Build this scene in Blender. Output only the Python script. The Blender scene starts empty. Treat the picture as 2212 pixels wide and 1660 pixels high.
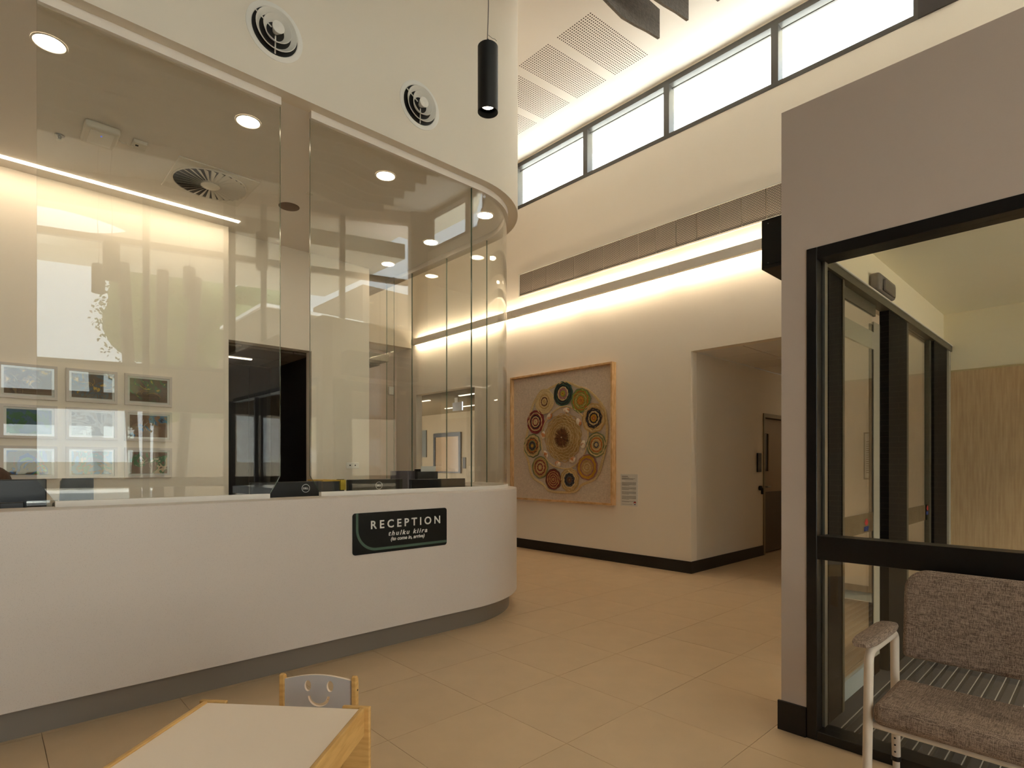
import bpy, bmesh, math, random
from mathutils import Vector, Matrix, noise
random.seed(7)
S = bpy.context.scene
C = S.collection
PI = math.pi

# ------------------------------------------------------------------ camera, world, exposure
F_PX = 1222.0
cam_d = bpy.data.cameras.new('camera')
cam_d.sensor_width = 36.0
cam_d.lens = 36.0 * F_PX / 2212.0
cam_d.shift_y = (1003.0 - 830.0) / 2212.0
cam_d.clip_start = 0.05
cam = bpy.data.objects.new('camera', cam_d)
C.objects.link(cam)
cam.location = (0, 0, 1.38)
cam.rotation_euler = (PI / 2, 0, -math.atan2(0.683, 0.730))
S.camera = cam

def hexc(r, g=None, b=None):
    return tuple(((c / 255) / 12.92 if c / 255 <= 0.04045 else ((c / 255 + 0.055) / 1.055) ** 2.4) for c in (r, g, b))

SKY = 4.5
w = bpy.data.worlds.new('world'); S.world = w
w.use_nodes = True
nt = w.node_tree
bg = nt.nodes['Background']
tc = nt.nodes.new('ShaderNodeTexCoord')
sx = nt.nodes.new('ShaderNodeSeparateXYZ')
rp = nt.nodes.new('ShaderNodeValToRGB')
rp.color_ramp.elements[0].position = 0.0
rp.color_ramp.elements[0].color = (0.95, 0.97, 1.0, 1)
rp.color_ramp.elements[1].position = 0.7
rp.color_ramp.elements[1].color = (0.80, 0.90, 1.0, 1)
nt.links.new(tc.outputs['Generated'], sx.inputs[0])
nt.links.new(sx.outputs['Z'], rp.inputs[0])
nt.links.new(rp.outputs[0], bg.inputs['Color'])
bg.inputs['Strength'].default_value = SKY

sun_d = bpy.data.lights.new('sun', 'SUN'); sun_d.energy = 26.0; sun_d.angle = 0.01; sun_d.color = (1.0, 1.0, 1.0)
sun = bpy.data.objects.new('sun', sun_d); C.objects.link(sun)
sun.rotation_euler = Vector((0.40, 0.24, 1.0)).to_track_quat('Z', 'Y').to_euler()

S.view_settings.view_transform = 'Standard'
S.view_settings.look = 'None'
S.view_settings.gamma = 1
S.view_settings.exposure = 0.25
S.view_settings.use_curve_mapping = False
S.cycles.transparent_max_bounces = 20
S.cycles.max_bounces = 10
S.cycles.diffuse_bounces = 6
S.cycles.sample_clamp_indirect = 6

WARM = (1.0, 0.81, 0.57)
E_LED = 64.0      # wall bar strips
E_CEIL = 20.0     # ceiling slot light
E_DOWN = 24.0     # downlights
E_LINE = 2.0      # back of house lines

# ------------------------------------------------------------------ materials
MATS = {}
def mat(name, col, rough=0.6, metal=0.0, var=0.0, vscale=6.0, bump=0.0, bscale=80.0, spec=0.5, stretch=None, obj_var=0.0):
    if name in MATS: return MATS[name]
    m = bpy.data.materials.new(name); m.use_nodes = True
    n = m.node_tree; L = n.links
    p = n.nodes['Principled BSDF']
    c = hexc(*col)
    p.inputs['Base Color'].default_value = (*c, 1)
    p.inputs['Roughness'].default_value = rough
    p.inputs['Metallic'].default_value = metal
    p.inputs['Specular IOR Level'].default_value = spec
    tc = n.nodes.new('ShaderNodeTexCoord')
    vec = tc.outputs['Object']
    if stretch:
        mp = n.nodes.new('ShaderNodeMapping'); mp.inputs['Scale'].default_value = stretch
        L.new(vec, mp.inputs[0]); vec = mp.outputs[0]
    last = None
    if var > 0 or obj_var > 0:
        hs = n.nodes.new('ShaderNodeHueSaturation'); hs.inputs['Color'].default_value = (*c, 1)
        nz = n.nodes.new('ShaderNodeTexNoise'); nz.inputs['Scale'].default_value = vscale; nz.inputs['Detail'].default_value = 5
        L.new(vec, nz.inputs['Vector'])
        mr = n.nodes.new('ShaderNodeMapRange'); mr.inputs[1].default_value = 0.25; mr.inputs[2].default_value = 0.75
        mr.inputs[3].default_value = 1 - var; mr.inputs[4].default_value = 1 + var
        L.new(nz.outputs['Fac'], mr.inputs[0])
        val = mr.outputs[0]
        if obj_var > 0:
            oi = n.nodes.new('ShaderNodeObjectInfo')
            m2 = n.nodes.new('ShaderNodeMapRange'); m2.inputs[3].default_value = 1 - obj_var; m2.inputs[4].default_value = 1 + obj_var
            L.new(oi.outputs['Random'], m2.inputs[0])
            mu = n.nodes.new('ShaderNodeMath'); mu.operation = 'MULTIPLY'
            L.new(val, mu.inputs[0]); L.new(m2.outputs[0], mu.inputs[1]); val = mu.outputs[0]
        L.new(val, hs.inputs['Value'])
        L.new(hs.outputs[0], p.inputs['Base Color'])
    if bump > 0:
        nb = n.nodes.new('ShaderNodeTexNoise'); nb.inputs['Scale'].default_value = bscale; nb.inputs['Detail'].default_value = 3
        L.new(vec, nb.inputs['Vector'])
        bn = n.nodes.new('ShaderNodeBump'); bn.inputs['Strength'].default_value = bump; bn.inputs['Distance'].default_value = 0.01
        L.new(nb.outputs['Fac'], bn.inputs['Height']); L.new(bn.outputs[0], p.inputs['Normal'])
    MATS[name] = m
    return m

def emis(name, col, strength):
    if name in MATS: return MATS[name]
    m = bpy.data.materials.new(name); m.use_nodes = True
    n = m.node_tree; n.nodes.clear()
    o = n.nodes.new('ShaderNodeOutputMaterial'); e = n.nodes.new('ShaderNodeEmission')
    e.inputs[0].default_value = (*col, 1); e.inputs[1].default_value = strength
    n.links.new(e.outputs[0], o.inputs[0])
    MATS[name] = m
    return m

def glass(name, tint=(0.975, 0.985, 0.975), f0=0.043):
    # clear architectural glass: each face reflects by the Schlick law, the rest passes straight through
    if name in MATS: return MATS[name]
    m = bpy.data.materials.new(name); m.use_nodes = True
    n = m.node_tree; L = n.links; n.nodes.clear()
    o = n.nodes.new('ShaderNodeOutputMaterial')
    lw = n.nodes.new('ShaderNodeLayerWeight'); lw.inputs['Blend'].default_value = 0.5
    pw = n.nodes.new('ShaderNodeMath'); pw.operation = 'POWER'; pw.inputs[1].default_value = 5
    ml = n.nodes.new('ShaderNodeMath'); ml.operation = 'MULTIPLY_ADD'; ml.inputs[1].default_value = 1 - f0; ml.inputs[2].default_value = f0
    tr = n.nodes.new('ShaderNodeBsdfTransparent'); tr.inputs[0].default_value = (*tint, 1)
    gl = n.nodes.new('ShaderNodeBsdfGlossy'); gl.inputs['Roughness'].default_value = 0.0
    gl.inputs['Color'].default_value = (1, 1, 1, 1)
    mx = n.nodes.new('ShaderNodeMixShader')
    L.new(lw.outputs['Facing'], pw.inputs[0]); L.new(pw.outputs[0], ml.inputs[0]); L.new(ml.outputs[0], mx.inputs[0])
    L.new(tr.outputs[0], mx.inputs[1]); L.new(gl.outputs[0], mx.inputs[2]); L.new(mx.outputs[0], o.inputs[0])
    MATS[name] = m
    return m

def two_tone(name, c1, c2, scale, axis_stretch, rough=0.8, bump=0.0, kind='noise', lo=0.4, hi=0.6):
    """noise or wave mix of two colours: wood grain, woven cloth, terrazzo speckle"""
    if name in MATS: return MATS[name]
    m = bpy.data.materials.new(name); m.use_nodes = True
    n = m.node_tree; L = n.links; p = n.nodes['Principled BSDF']
    p.inputs['Roughness'].default_value = rough
    tc = n.nodes.new('ShaderNodeTexCoord'); mp = n.nodes.new('ShaderNodeMapping')
    mp.inputs['Scale'].default_value = axis_stretch
    L.new(tc.outputs['Object'], mp.inputs[0])
    if kind == 'noise':
        t = n.nodes.new('ShaderNodeTexNoise'); t.inputs['Scale'].default_value = scale; t.inputs['Detail'].default_value = 6
        out = t.outputs['Fac']; L.new(mp.outputs[0], t.inputs['Vector'])
    elif kind == 'voronoi':
        t = n.nodes.new('ShaderNodeTexVoronoi'); t.inputs['Scale'].default_value = scale
        out = t.outputs['Distance']; L.new(mp.outputs[0], t.inputs['Vector'])
    r = n.nodes.new('ShaderNodeValToRGB')
    r.color_ramp.elements[0].position = lo; r.color_ramp.elements[0].color = (*hexc(*c1), 1)
    r.color_ramp.elements[1].position = hi; r.color_ramp.elements[1].color = (*hexc(*c2), 1)
    L.new(out, r.inputs[0]); L.new(r.outputs[0], p.inputs['Base Color'])
    if bump > 0:
        bn = n.nodes.new('ShaderNodeBump'); bn.inputs['Strength'].default_value = bump; bn.inputs['Distance'].default_value = 0.004
        L.new(out, bn.inputs['Height']); L.new(bn.outputs[0], p.inputs['Normal'])
    MATS[name] = m
    return m

def weave(name, c1, c2, fine=420):
    """crossed noise streaks: upholstery and linen"""
    m = bpy.data.materials.new(name); m.use_nodes = True
    n = m.node_tree; L = n.links; p = n.nodes['Principled BSDF']
    p.inputs['Roughness'].default_value = 0.9
    tc = n.nodes.new('ShaderNodeTexCoord')
    outs = []
    for st in ((0.07, 1, 1), (1, 0.07, 1), (1, 1, 0.07)):
        mp = n.nodes.new('ShaderNodeMapping'); mp.inputs['Scale'].default_value = st
        t = n.nodes.new('ShaderNodeTexNoise'); t.inputs['Scale'].default_value = fine; t.inputs['Detail'].default_value = 2
        L.new(tc.outputs['Object'], mp.inputs[0]); L.new(mp.outputs[0], t.inputs['Vector']); outs.append(t.outputs['Fac'])
    a = n.nodes.new('ShaderNodeMath'); a.operation = 'ADD'; L.new(outs[0], a.inputs[0]); L.new(outs[1], a.inputs[1])
    b = n.nodes.new('ShaderNodeMath'); b.operation = 'ADD'; L.new(a.outputs[0], b.inputs[0]); L.new(outs[2], b.inputs[1])
    d = n.nodes.new('ShaderNodeMath'); d.operation = 'DIVIDE'; d.inputs[1].default_value = 3; L.new(b.outputs[0], d.inputs[0])
    r = n.nodes.new('ShaderNodeValToRGB')
    r.color_ramp.elements[0].position = 0.43; r.color_ramp.elements[0].color = (*hexc(*c1), 1)
    r.color_ramp.elements[1].position = 0.57; r.color_ramp.elements[1].color = (*hexc(*c2), 1)
    L.new(d.outputs[0], r.inputs[0]); L.new(r.outputs[0], p.inputs['Base Color'])
    bn = n.nodes.new('ShaderNodeBump'); bn.inputs['Strength'].default_value = 0.25; bn.inputs['Distance'].default_value = 0.0006
    L.new(d.outputs[0], bn.inputs['Height']); L.new(bn.outputs[0], p.inputs['Normal'])
    MATS[name] = m
    return m

WALL = mat('painted_plaster', (232, 222, 206), 0.75, bump=0.04, bscale=160)
WALLW = mat('warm_painted_plaster', (244, 233, 217), 0.75, bump=0.04, bscale=160)
CEIL = mat('ceiling_paint', (238, 232, 224), 0.85)
TAUPE = mat('taupe_paint', (194, 177, 164), 0.75, bump=0.04, bscale=160)
DESK = two_tone('speckled_solid_surface', (152, 136, 124), (206, 194, 184), 190, (1, 1, 1), 0.38, kind='voronoi', lo=0.07, hi=0.2)
WHITE = mat('white_enamel', (236, 232, 224), 0.4)
OFFW = mat('off_white_plastic', (226, 220, 208), 0.5)
BLACK = mat('black_powder_coat', (16, 14, 13), 0.35)
BLACKM = mat('matt_black', (20, 19, 18), 0.55)
SKIRT = mat('black_skirting', (14, 11, 10), 0.45)
BRONZE = mat('dark_window_frame', (72, 68, 62), 0.4)
PLINTH = mat('brushed_plinth', (128, 118, 106), 0.45, metal=0.25)
STEEL = mat('satin_aluminium', (150, 148, 140), 0.35, metal=0.8)
GREYF = weave('grey_felt', (98, 94, 90), (136, 131, 126), 300)
BENCH = weave('brown_woven_upholstery', (96, 78, 64), (170, 147, 129), 420)
LINEN = weave('linen_backing', (190, 170, 150), (230, 212, 192), 420)
BEECH = two_tone('beech_wood', (204, 158, 92), (218, 174, 106), 9, (1, 1, 6), 0.5)
OAK = two_tone('oak_panel', (192, 158, 116), (214, 182, 138), 7, (9, 9, 0.6), 0.5, lo=0.3, hi=0.7)
FRAMEW = two_tone('pale_ash_frame', (204, 160, 108), (224, 184, 134), 9, (4, 1, 1), 0.5)
DARKW = two_tone('dark_stained_timber', (26, 18, 14), (40, 29, 23), 8, (14, 14, 0.5), 0.45)
TILE = mat('stone_look_tile', (200, 172, 137), 0.42, var=0.05, vscale=5, obj_var=0.018, bump=0.015, bscale=60)
GROUT = mat('tile_grout', (146, 122, 94), 0.9)
CARPET = mat('charcoal_entry_carpet', (46, 43, 42), 0.95, var=0.35, vscale=250, bump=0.4, bscale=400)
STRIPE = mat('pale_mat_stripe', (128, 124, 118), 0.7)
LAMTOP = mat('cream_laminate', (246, 228, 210), 0.35)
CHAIRW = mat('pale_grey_laminate', (196, 190, 188), 0.4)
PAPER = mat('white_paper', (226, 222, 214), 0.8)
INK = mat('dark_ink', (50, 48, 46), 0.8)
REDINK = mat('red_ink', (190, 46, 42), 0.7)
BLUEINK = mat('blue_ink', (44, 62, 130), 0.7)
SIGNB = mat('sign_black', (15, 15, 12), 0.45, spec=0.25)
SIGNG = mat('sign_green', (66, 92, 76), 0.4)
SIGNW = mat('sign_lettering', (214, 212, 206), 0.45)
LOGO = mat('silver_logo', (205, 205, 205), 0.4)
GLASS = glass('clear_glass')
GLASSE = glass('exterior_glass', (0.94, 0.965, 0.95))
EDGE = mat('green_glass_edge', (92, 112, 94), 0.15)
FROST = mat('frosted_film', (190, 190, 176), 0.7)
CONC = mat('pale_concrete', (206, 200, 190), 0.85, var=0.05)
ROOF = mat('white_roof_sheet', (240, 238, 232), 0.5)
SOFF = mat('cream_soffit', (240, 236, 222), 0.8)
ELED = emis('warm_led', WARM, E_LED)
ECEIL = emis('slot_light', (1.0, 0.82, 0.58), E_CEIL)
EDOWN = emis('downlight_lens', (1.0, 0.80, 0.56), E_DOWN)
ELINE = emis('line_light', (1.0, 0.86, 0.66), E_LINE)
EPEND = emis('pendant_lens', (1.0, 0.84, 0.62), 14)

# ------------------------------------------------------------------ helpers
def org(p):
    v = Vector((0, 0, 0))
    while p is not None:
        v += p.location; p = p.parent
    return v

class MB:
    def __init__(s): s.v = []; s.f = []; s.m = []; s.cur = 0
    def add(s, vs, fs):
        k = len(s.v); s.v += [tuple(v) for v in vs]
        for f in fs: s.f.append([k + i for i in f]); s.m.append(s.cur)
        return s
    def box(s, x0, x1, y0, y1, z0, z1):
        vs = [(x, y, z) for z in (z0, z1) for y in (y0, y1) for x in (x0, x1)]
        return s.add(vs, [(0, 2, 3, 1), (4, 5, 7, 6), (0, 1, 5, 4), (2, 6, 7, 3), (0, 4, 6, 2), (1, 3, 7, 5)])
    def quad(s, a, b, c, d): return s.add([a, b, c, d], [(0, 1, 2, 3)])
    def prism(s, pts, z0, z1):
        """pts: plan polygon (ccw). z0/z1: number or function of (x, y)"""
        g0 = z0 if callable(z0) else (lambda x, y: z0)
        g1 = z1 if callable(z1) else (lambda x, y: z1)
        n = len(pts)
        vs = [(x, y, g0(x, y)) for x, y in pts] + [(x, y, g1(x, y)) for x, y in pts]
        fs = [tuple(range(n - 1, -1, -1)), tuple(range(n, 2 * n))]
        fs += [(i, (i + 1) % n, n + (i + 1) % n, n + i) for i in range(n)]
        return s.add(vs, fs)
    def strip(s, A, B, z0, z1, caps=True):
        """wall between two plan polylines"""
        g0 = z0 if callable(z0) else (lambda x, y: z0)
        g1 = z1 if callable(z1) else (lambda x, y: z1)
        n = len(A); vs = []
        for (a, b) in zip(A, B):
            vs += [(a[0], a[1], g0(*a)), (b[0], b[1], g0(*b)), (b[0], b[1], g1(*b)), (a[0], a[1], g1(*a))]
        fs = []
        for i in range(n - 1):
            k = 4 * i
            for j in range(4):
                fs.append((k + j, k + 4 + j, k + 4 + (j + 1) % 4, k + (j + 1) % 4))
        fs.append((0, 1, 2, 3)); k = 4 * (n - 1); fs.append((k + 3, k + 2, k + 1, k))
        return s.add(vs, fs)
    def tube(s, pts, r, n=8, closed=False):
        pts = [Vector(p) for p in pts]; N = len(pts)
        rr = r if isinstance(r, (list, tuple)) else [r] * N
        up = None; vs = []
        for i, p in enumerate(pts):
            if closed: t = pts[(i + 1) % N] - pts[i - 1]
            else: t = pts[min(i + 1, N - 1)] - pts[max(i - 1, 0)]
            t = t.normalized() if t.length > 1e-9 else Vector((0, 0, 1))
            if up is None:
                up = t.orthogonal().normalized()
            up = (up - t * up.dot(t)); up = up.normalized() if up.length > 1e-6 else t.orthogonal().normalized()
            sd = t.cross(up)
            for k in range(n):
                a = 2 * PI * k / n
                vs.append(p + (up * math.cos(a) + sd * math.sin(a)) * rr[i])
        fs = []
        for i in range(N if closed else N - 1):
            j = (i + 1) % N
            for k in range(n):
                fs.append((i * n + k, i * n + (k + 1) % n, j * n + (k + 1) % n, j * n + k))
        if not closed:
            fs.append(tuple(range(n - 1, -1, -1))); fs.append(tuple((N - 1) * n + k for k in range(n)))
        return s.add(vs, fs)
    def cyl(s, a, b, r, n=20, r2=None):
        return s.tube([a, b], [r, r if r2 is None else r2], n)
    def lathe(s, prof, M=None, n=32, close=True):
        """prof (r, h) about local z, placed by matrix"""
        M = M or Matrix(); vs = []
        for r, h in prof:
            for k in range(n):
                a = 2 * PI * k / n; vs.append(M @ Vector((r * math.cos(a), r * math.sin(a), h)))
        fs = []
        for i in range(len(prof) - 1):
            for k in range(n):
                fs.append((i * n + k, i * n + (k + 1) % n, (i + 1) * n + (k + 1) % n, (i + 1) * n + k))
        if close:
            fs.append(tuple(range(n - 1, -1, -1))); fs.append(tuple((len(prof) - 1) * n + k for k in range(n)))
        return s.add(vs, fs)
    def build(s, name, mats, parent=None, local=False, smooth=False, bev=0.0, seg=2, kind=None, label=None):
        me = bpy.data.meshes.new(name)
        o0 = Vector((0, 0, 0)) if local else org(parent)
        me.from_pydata([(v[0] - o0[0], v[1] - o0[1], v[2] - o0[2]) for v in s.v], [], s.f)
        if not isinstance(mats, (list, tuple)): mats = [mats]
        for m in mats: me.materials.append(m)
        if len(mats) > 1:
            for p, i in zip(me.polygons, s.m): p.material_index = i
        bm = bmesh.new(); bm.from_mesh(me); bmesh.ops.recalc_face_normals(bm, faces=bm.faces); bm.to_mesh(me); bm.free()
        o = bpy.data.objects.new(name, me); C.objects.link(o)
        if parent: o.parent = parent
        if bev > 0:
            b = o.modifiers.new('bevel', 'BEVEL'); b.width = bev; b.segments = seg; b.limit_method = 'ANGLE'; b.angle_limit = 0.6
        if smooth or bev > 0:
            me.polygons.foreach_set('use_smooth', [True] * len(me.polygons))
            if hasattr(me, 'set_sharp_from_angle'): me.set_sharp_from_angle(angle=0.6)
        if kind: o['kind'] = kind
        if label: o['label'] = label
        return o

def thing(name, label, cat, loc=(0, 0, 0), rotz=0.0, group=None, kind=None):
    o = bpy.data.objects.new(name, None); C.objects.link(o)
    o.location = loc; o.rotation_euler = (0, 0, rotz); o.empty_display_size = 0.1
    if label: o['label'] = label
    if cat: o['category'] = cat
    if group: o['group'] = group
    if kind: o['kind'] = kind
    return o

def tag(o, label=None, cat=None, group=None, kind=None):
    if label: o['label'] = label
    if cat: o['category'] = cat
    if group: o['group'] = group
    if kind: o['kind'] = kind
    return o

def copy_tree(o, parent=None):
    c = o.copy(); C.objects.link(c)
    if parent: c.parent = parent
    for ch in list(o.children): copy_tree(ch, c)
    return c

def text_mesh(name, txt, size, mat_, parent, at, right, up, space=1.0, shear=0.0, offset=0.0, thick=0.0008, align='LEFT', fit=None):
    """flat lettering as a mesh: at = baseline start, right/up = plane axes; fit = wanted width"""
    cu = bpy.data.curves.new(name, 'FONT'); cu.body = txt; cu.size = size
    cu.space_character = space; cu.shear = shear; cu.offset = offset; cu.extrude = thick
    cu.align_x = 'LEFT'; cu.resolution_u = 3
    t = bpy.data.objects.new(name, cu); C.objects.link(t)
    bpy.context.view_layer.update()
    dg = bpy.context.evaluated_depsgraph_get()
    me = bpy.data.meshes.new_from_object(t.evaluated_get(dg))
    C.objects.unlink(t); bpy.data.objects.remove(t)
    xs = [v.co.x for v in me.vertices]
    sx = 1.0
    x0 = min(xs)
    if fit: sx = fit / (max(xs) - x0)
    wdt = (max(xs) - x0) * sx
    R = Vector(right).normalized(); U = Vector(up).normalized(); N = R.cross(U)
    A = Vector(at) - org(parent)
    if align == 'CENTER': A = A - R * wdt / 2
    for v in me.vertices:
        v.co = A + R * ((v.co.x - x0) * sx) + U * v.co.y + N * v.co.z
    me.materials.clear(); me.materials.append(mat_)
    o = bpy.data.objects.new(name, me); C.objects.link(o); o.parent = parent
    return o

def ceil_z(x, y=0): return 6.41 - 0.079 * (6.51 - x)

def arc(cx, cy, r, a0, a1, n):
    return [(cx + r * math.cos(a0 + (a1 - a0) * i / n), cy + r * math.sin(a0 + (a1 - a0) * i / n)) for i in range(n + 1)]

def path(cx, cy, r, x0, yend, o=0.0, n=28):
    """plan line: straight along X, quarter circle, straight along Y; o = inward offset"""
    return [(x0, cy - r + o)] + arc(cx, cy, r - o, -PI / 2, 0, n) + [(cx + r - o, yend)]

# ------------------------------------------------------------------ floor
floor = MB().box(-4.2, 12.0, -5.2, 16.2, -0.12, -0.006).build('floor', GROUT, kind='structure')
floor['label'] = 'beige stone look tiled floor of the foyer'
P = 0.628; g = 0.0025
tm = MB().box(-P / 2 + g / 2, P / 2 - g / 2, -P / 2 + g / 2, P / 2 - g / 2, -0.0059, 0.0).build('floor_tile', TILE, floor)
cells = []
for i in range(-8, 16):
    for j in range(-8, 18):
        cx = 0.22 + P * (i + 0.5); cy = 1.227 - 2 * P + P * (j + 0.5)
        if cx < -1.4 or cx > 9.6 or cy < -1.9 or cy > 10.6: continue
        if cx < 3.3 and cy > 4.4: continue                   # inside the reception, never seen
        if cx > 3.04 and cx < 6.6 and cy < 0.9: continue     # entry matting
        if cx > 6.9 and (cy < 1.9 or cy > 3.9) and cy < 7.6: continue
        if cx < 4.6 and cy > 5.6: continue
        if cy < -0.9 and cx < 0: continue
        cells.append((cx, cy))
cells.sort(key=lambda c: c[0] ** 2 + c[1] ** 2)
first = True
rest = MB()
for cx, cy in cells:
    if first: o = tm; first = False
    elif cells.index((cx, cy)) < 290: o = tm.copy(); C.objects.link(o)
    else:
        rest.box(cx - P / 2 + g / 2, cx + P / 2 - g / 2, cy - P / 2 + g / 2, cy + P / 2 - g / 2, -0.0059, 0); continue
    o.location = (cx, cy, 0)
# everything else of the floor, tiled the same way, joined
for i in range(-8, 20):
    for j in range(-8, 26):
        cx = 0.22 + P * (i + 0.5); cy = 1.227 - 2 * P + P * (j + 0.5)
        if (cx, cy) in cells or cx < -4 or cx > 11.8 or cy < -4.8 or cy > 16: continue
        if 3.04 < cx < 6.6 and cy < 0.9: continue
        rest.box(cx - P / 2 + g / 2, cx + P / 2 - g / 2, cy - P / 2 + g / 2, cy + P / 2 - g / 2, -0.0059, 0)
rest.build('distant_tiles', TILE, floor, kind='stuff')

# ------------------------------------------------------------------ main ceiling with perforated panels
ceiling = MB().prism([(-4.2, -5.2), (6.75, -5.2), (6.75, 10.3), (-4.2, 10.3)], lambda x, y: ceil_z(x), lambda x, y: ceil_z(x) + 0.25).build('ceiling', CEIL, kind='structure')
ceiling['label'] = 'high raked ceiling above the clerestory windows'
HOLE = mat('perforation_void', (70, 56, 44), 0.9)
for k in range(9):
    y0 = 3.885 + 0.630 * k - 0.63 * 2; y1 = y0 + 0.51
    if k < 2: continue
    pb = MB().prism([(4.70, y0 - 0.04), (6.02, y0 - 0.04), (6.02, y1 + 0.04), (4.70, y1 + 0.04)], lambda x, y: ceil_z(x) - 0.0002, lambda x, y: ceil_z(x) + 0.001)
    pp = pb.build('perforated_panel', CEIL, ceiling)
    hb = MB()
    nx, ny = 34, 16
    for i in range(nx):
        for j in range(ny):
            hx = 4.80 + 1.115 * (i + 0.5) / nx; hy = y0 + 0.51 * (j + 0.5) / ny
            hb.add([(hx + 0.0088 * math.cos(a * PI / 4), hy + 0.0088 * math.sin(a * PI / 4), ceil_z(hx) - 0.0009) for a in range(8)], [tuple(range(8))])
    hb.build('perforations', HOLE, pp, kind='stuff')

# ------------------------------------------------------------------ wall with the artwork (plane X = 6.51)
W = 6.51; WT = 0.14
wa = MB()
def wseg(y0, y1, z0, z1): wa.box(W, W + WT, y0, y1, z0, z1)
Zs, Zh = 5.62, 6.385            # clerestory sill and head
wseg(3.66, 7.95, 0, Zs); wseg(7.95, 9.84, 2.80, Zs); wseg(9.84, 10.75, 0, Zs)
wseg(2.15, 3.66, 2.80, Zs); wseg(-1.75, 2.15, 0, Zs)
wseg(6.86, 10.2, Zs, 6.6)
wa.box(W, W + WT, -1.75, 6.86, Zh, 6.62)
wall_e = wa.build('wall_east', WALLW, kind='structure')
wall_e['label'] = 'tall warm white wall with artwork, grille and clerestory'
# baseboards
sk = MB(); sk.box(W - 0.014, W, 3.646, 7.95, 0, 0.15); sk.build('baseboard_east', SKIRT, kind='structure')
sk = MB(); sk.box(W - 0.014, W, 1.0, 2.15, 0, 0.15); sk.build('baseboard_south_east', SKIRT, kind='structure')
# corridor beside the artwork
MB().box(6.651, 8.63, 3.66, 3.80, 0, 2.80).box(8.63, 9.70, 3.66, 3.80, 2.13, 2.80).box(9.70, 11.6, 3.66, 3.80, 0, 2.80).build('wall_corridor_north', WALL, kind='structure')
MB().box(W, 8.63, 3.646, 3.66, 0, 0.15).build('baseboard_corridor', SKIRT, kind='structure')
MB().box(6.651, 11.6, 2.01, 2.15, 0, 2.80).build('wall_corridor_south', WALL, kind='structure')
MB().box(11.6, 11.74, 2.01, 3.80, 0, 2.80).build('wall_corridor_end', WALL, kind='structure')
o = MB().box(10.6, 10.66, 2.3, 3.5, 2.79, 2.804).build('line_light', emis('corridor_fill', (1.0, 0.84, 0.6), 14)); tag(o, 'unseen fill light added deep inside the side corridor ceiling', 'ceiling light')  # added lamp, out of view, lifts the corridor wall
cc = MB().box(6.651, 11.6, 2.15, 3.66, 2.83, 2.9).build('ceiling_corridor', CEIL, kind='structure')
for i in range(8):
    for j in range(3):
        MB().box(6.66 + 0.6 * i, 7.245 + 0.6 * i, 2.16 + 0.6 * j - 0.28, min(2.745 + 0.6 * j - 0.28, 3.65), 2.805, 2.829).build('ceiling_tile', CEIL, cc)
# corridor door
d = thing('door_1', 'brown flush door with narrow glass slot in the side corridor', None, (8.63, 3.66, 0), kind='structure')
DOORC = mat('taupe_door', (150, 128, 104), 0.5); DOORK = mat('dark_kick_panel', (62, 50, 38), 0.4)
FRC = mat('door_frame_paint', (134, 122, 96), 0.45)
fr = MB().box(8.63, 8.68, 3.645, 3.80, 0, 2.15).box(9.65, 9.70, 3.645, 3.80, 0, 2.15).box(8.68, 9.65, 3.645, 3.80, 2.09, 2.15).build('door_frame', FRC, d)
lf = MB().box(8.69, 8.74, 3.70, 3.745, 0.02, 2.08).box(8.93, 9.64, 3.70, 3.745, 0.02, 2.08).box(8.74, 8.93, 3.70, 3.745, 0.02, 1.27).box(8.74, 8.93, 3.70, 3.745, 1.85, 2.08).build('door_leaf', DOORC, d)
MB().box(8.69, 9.64, 3.692, 3.70, 0.02, 0.95).build('kick_panel', DOORK, d)
MB().box(8.735, 8.935, 3.715, 3.722, 1.265, 1.855).build('vision_pane', mat('dark_glass', (40, 44, 48), 0.1), d)
MB().cyl((8.78, 3.70, 1.03), (8.78, 3.65, 1.03), 0.011, 12).tube([(8.78, 3.652, 1.03), (8.90, 3.652, 1.03)], 0.009, 10).build('door_handle', STEEL, d, smooth=True)
rd = MB().box(8.40, 8.53, 3.635, 3.659, 1.26, 1.545).build('card_reader', BLACK, bev=0.006)
tag(rd, 'tall black card reader on the wall beside the corridor door', 'card reader')
lk = MB().cyl((8.50, 3.659, 1.02), (8.50, 3.625, 1.02), 0.035, 20).box(8.488, 8.512, 3.60, 3.63, 0.93, 1.02).build('key_switch', BLACKM, smooth=True)
tag(lk, 'small black key switch on the wall below the corridor card reader', 'switch')

# clerestory windows
def clere(n, ya, yb, pane=True):
    o = thing('window_%d' % n, 'clerestory window bay high on the artwork wall', None, (W, (ya + yb) / 2, Zs), kind='structure')
    f = MB(); t = 0.06
    x0, x1 = W - 0.005, W + 0.12
    f.box(x0, x1, ya, yb, Zs, Zs + 0.055).box(x0, x1, ya, yb, Zh - 0.07, Zh)
    f.box(x0, x1, ya, ya + t / 2 + 0.01, Zs + 0.055, Zh - 0.07).box(x0, x1, yb - t / 2 - 0.01, yb, Zs + 0.055, Zh - 0.07)
    f.build('window_frame', BRONZE, o)
    MB().box(W + 0.03, W + 0.055, ya + 0.06, yb - 0.06, Zh - 0.13, Zh - 0.115).build('blind_rail', BRONZE, o)
    MB().box(W + 0.07, W + 0.082, ya + 0.03, yb - 0.03, Zs + 0.05, Zh - 0.06).build('pane', GLASSE, o)
ys = [6.86, 5.37, 4.01, 2.63, 1.29]
for n in range(4): clere(n + 1, ys[n + 1], ys[n])
clere(5, -0.34, 1.0); clere(6, -1.75, -0.34)
MB().box(W - 0.02, W + 0.13, 1.0, 1.29, Zs, Zh).build('trim_1', mat('dark_column', (52, 44, 40), 0.5), kind='structure')

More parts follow.
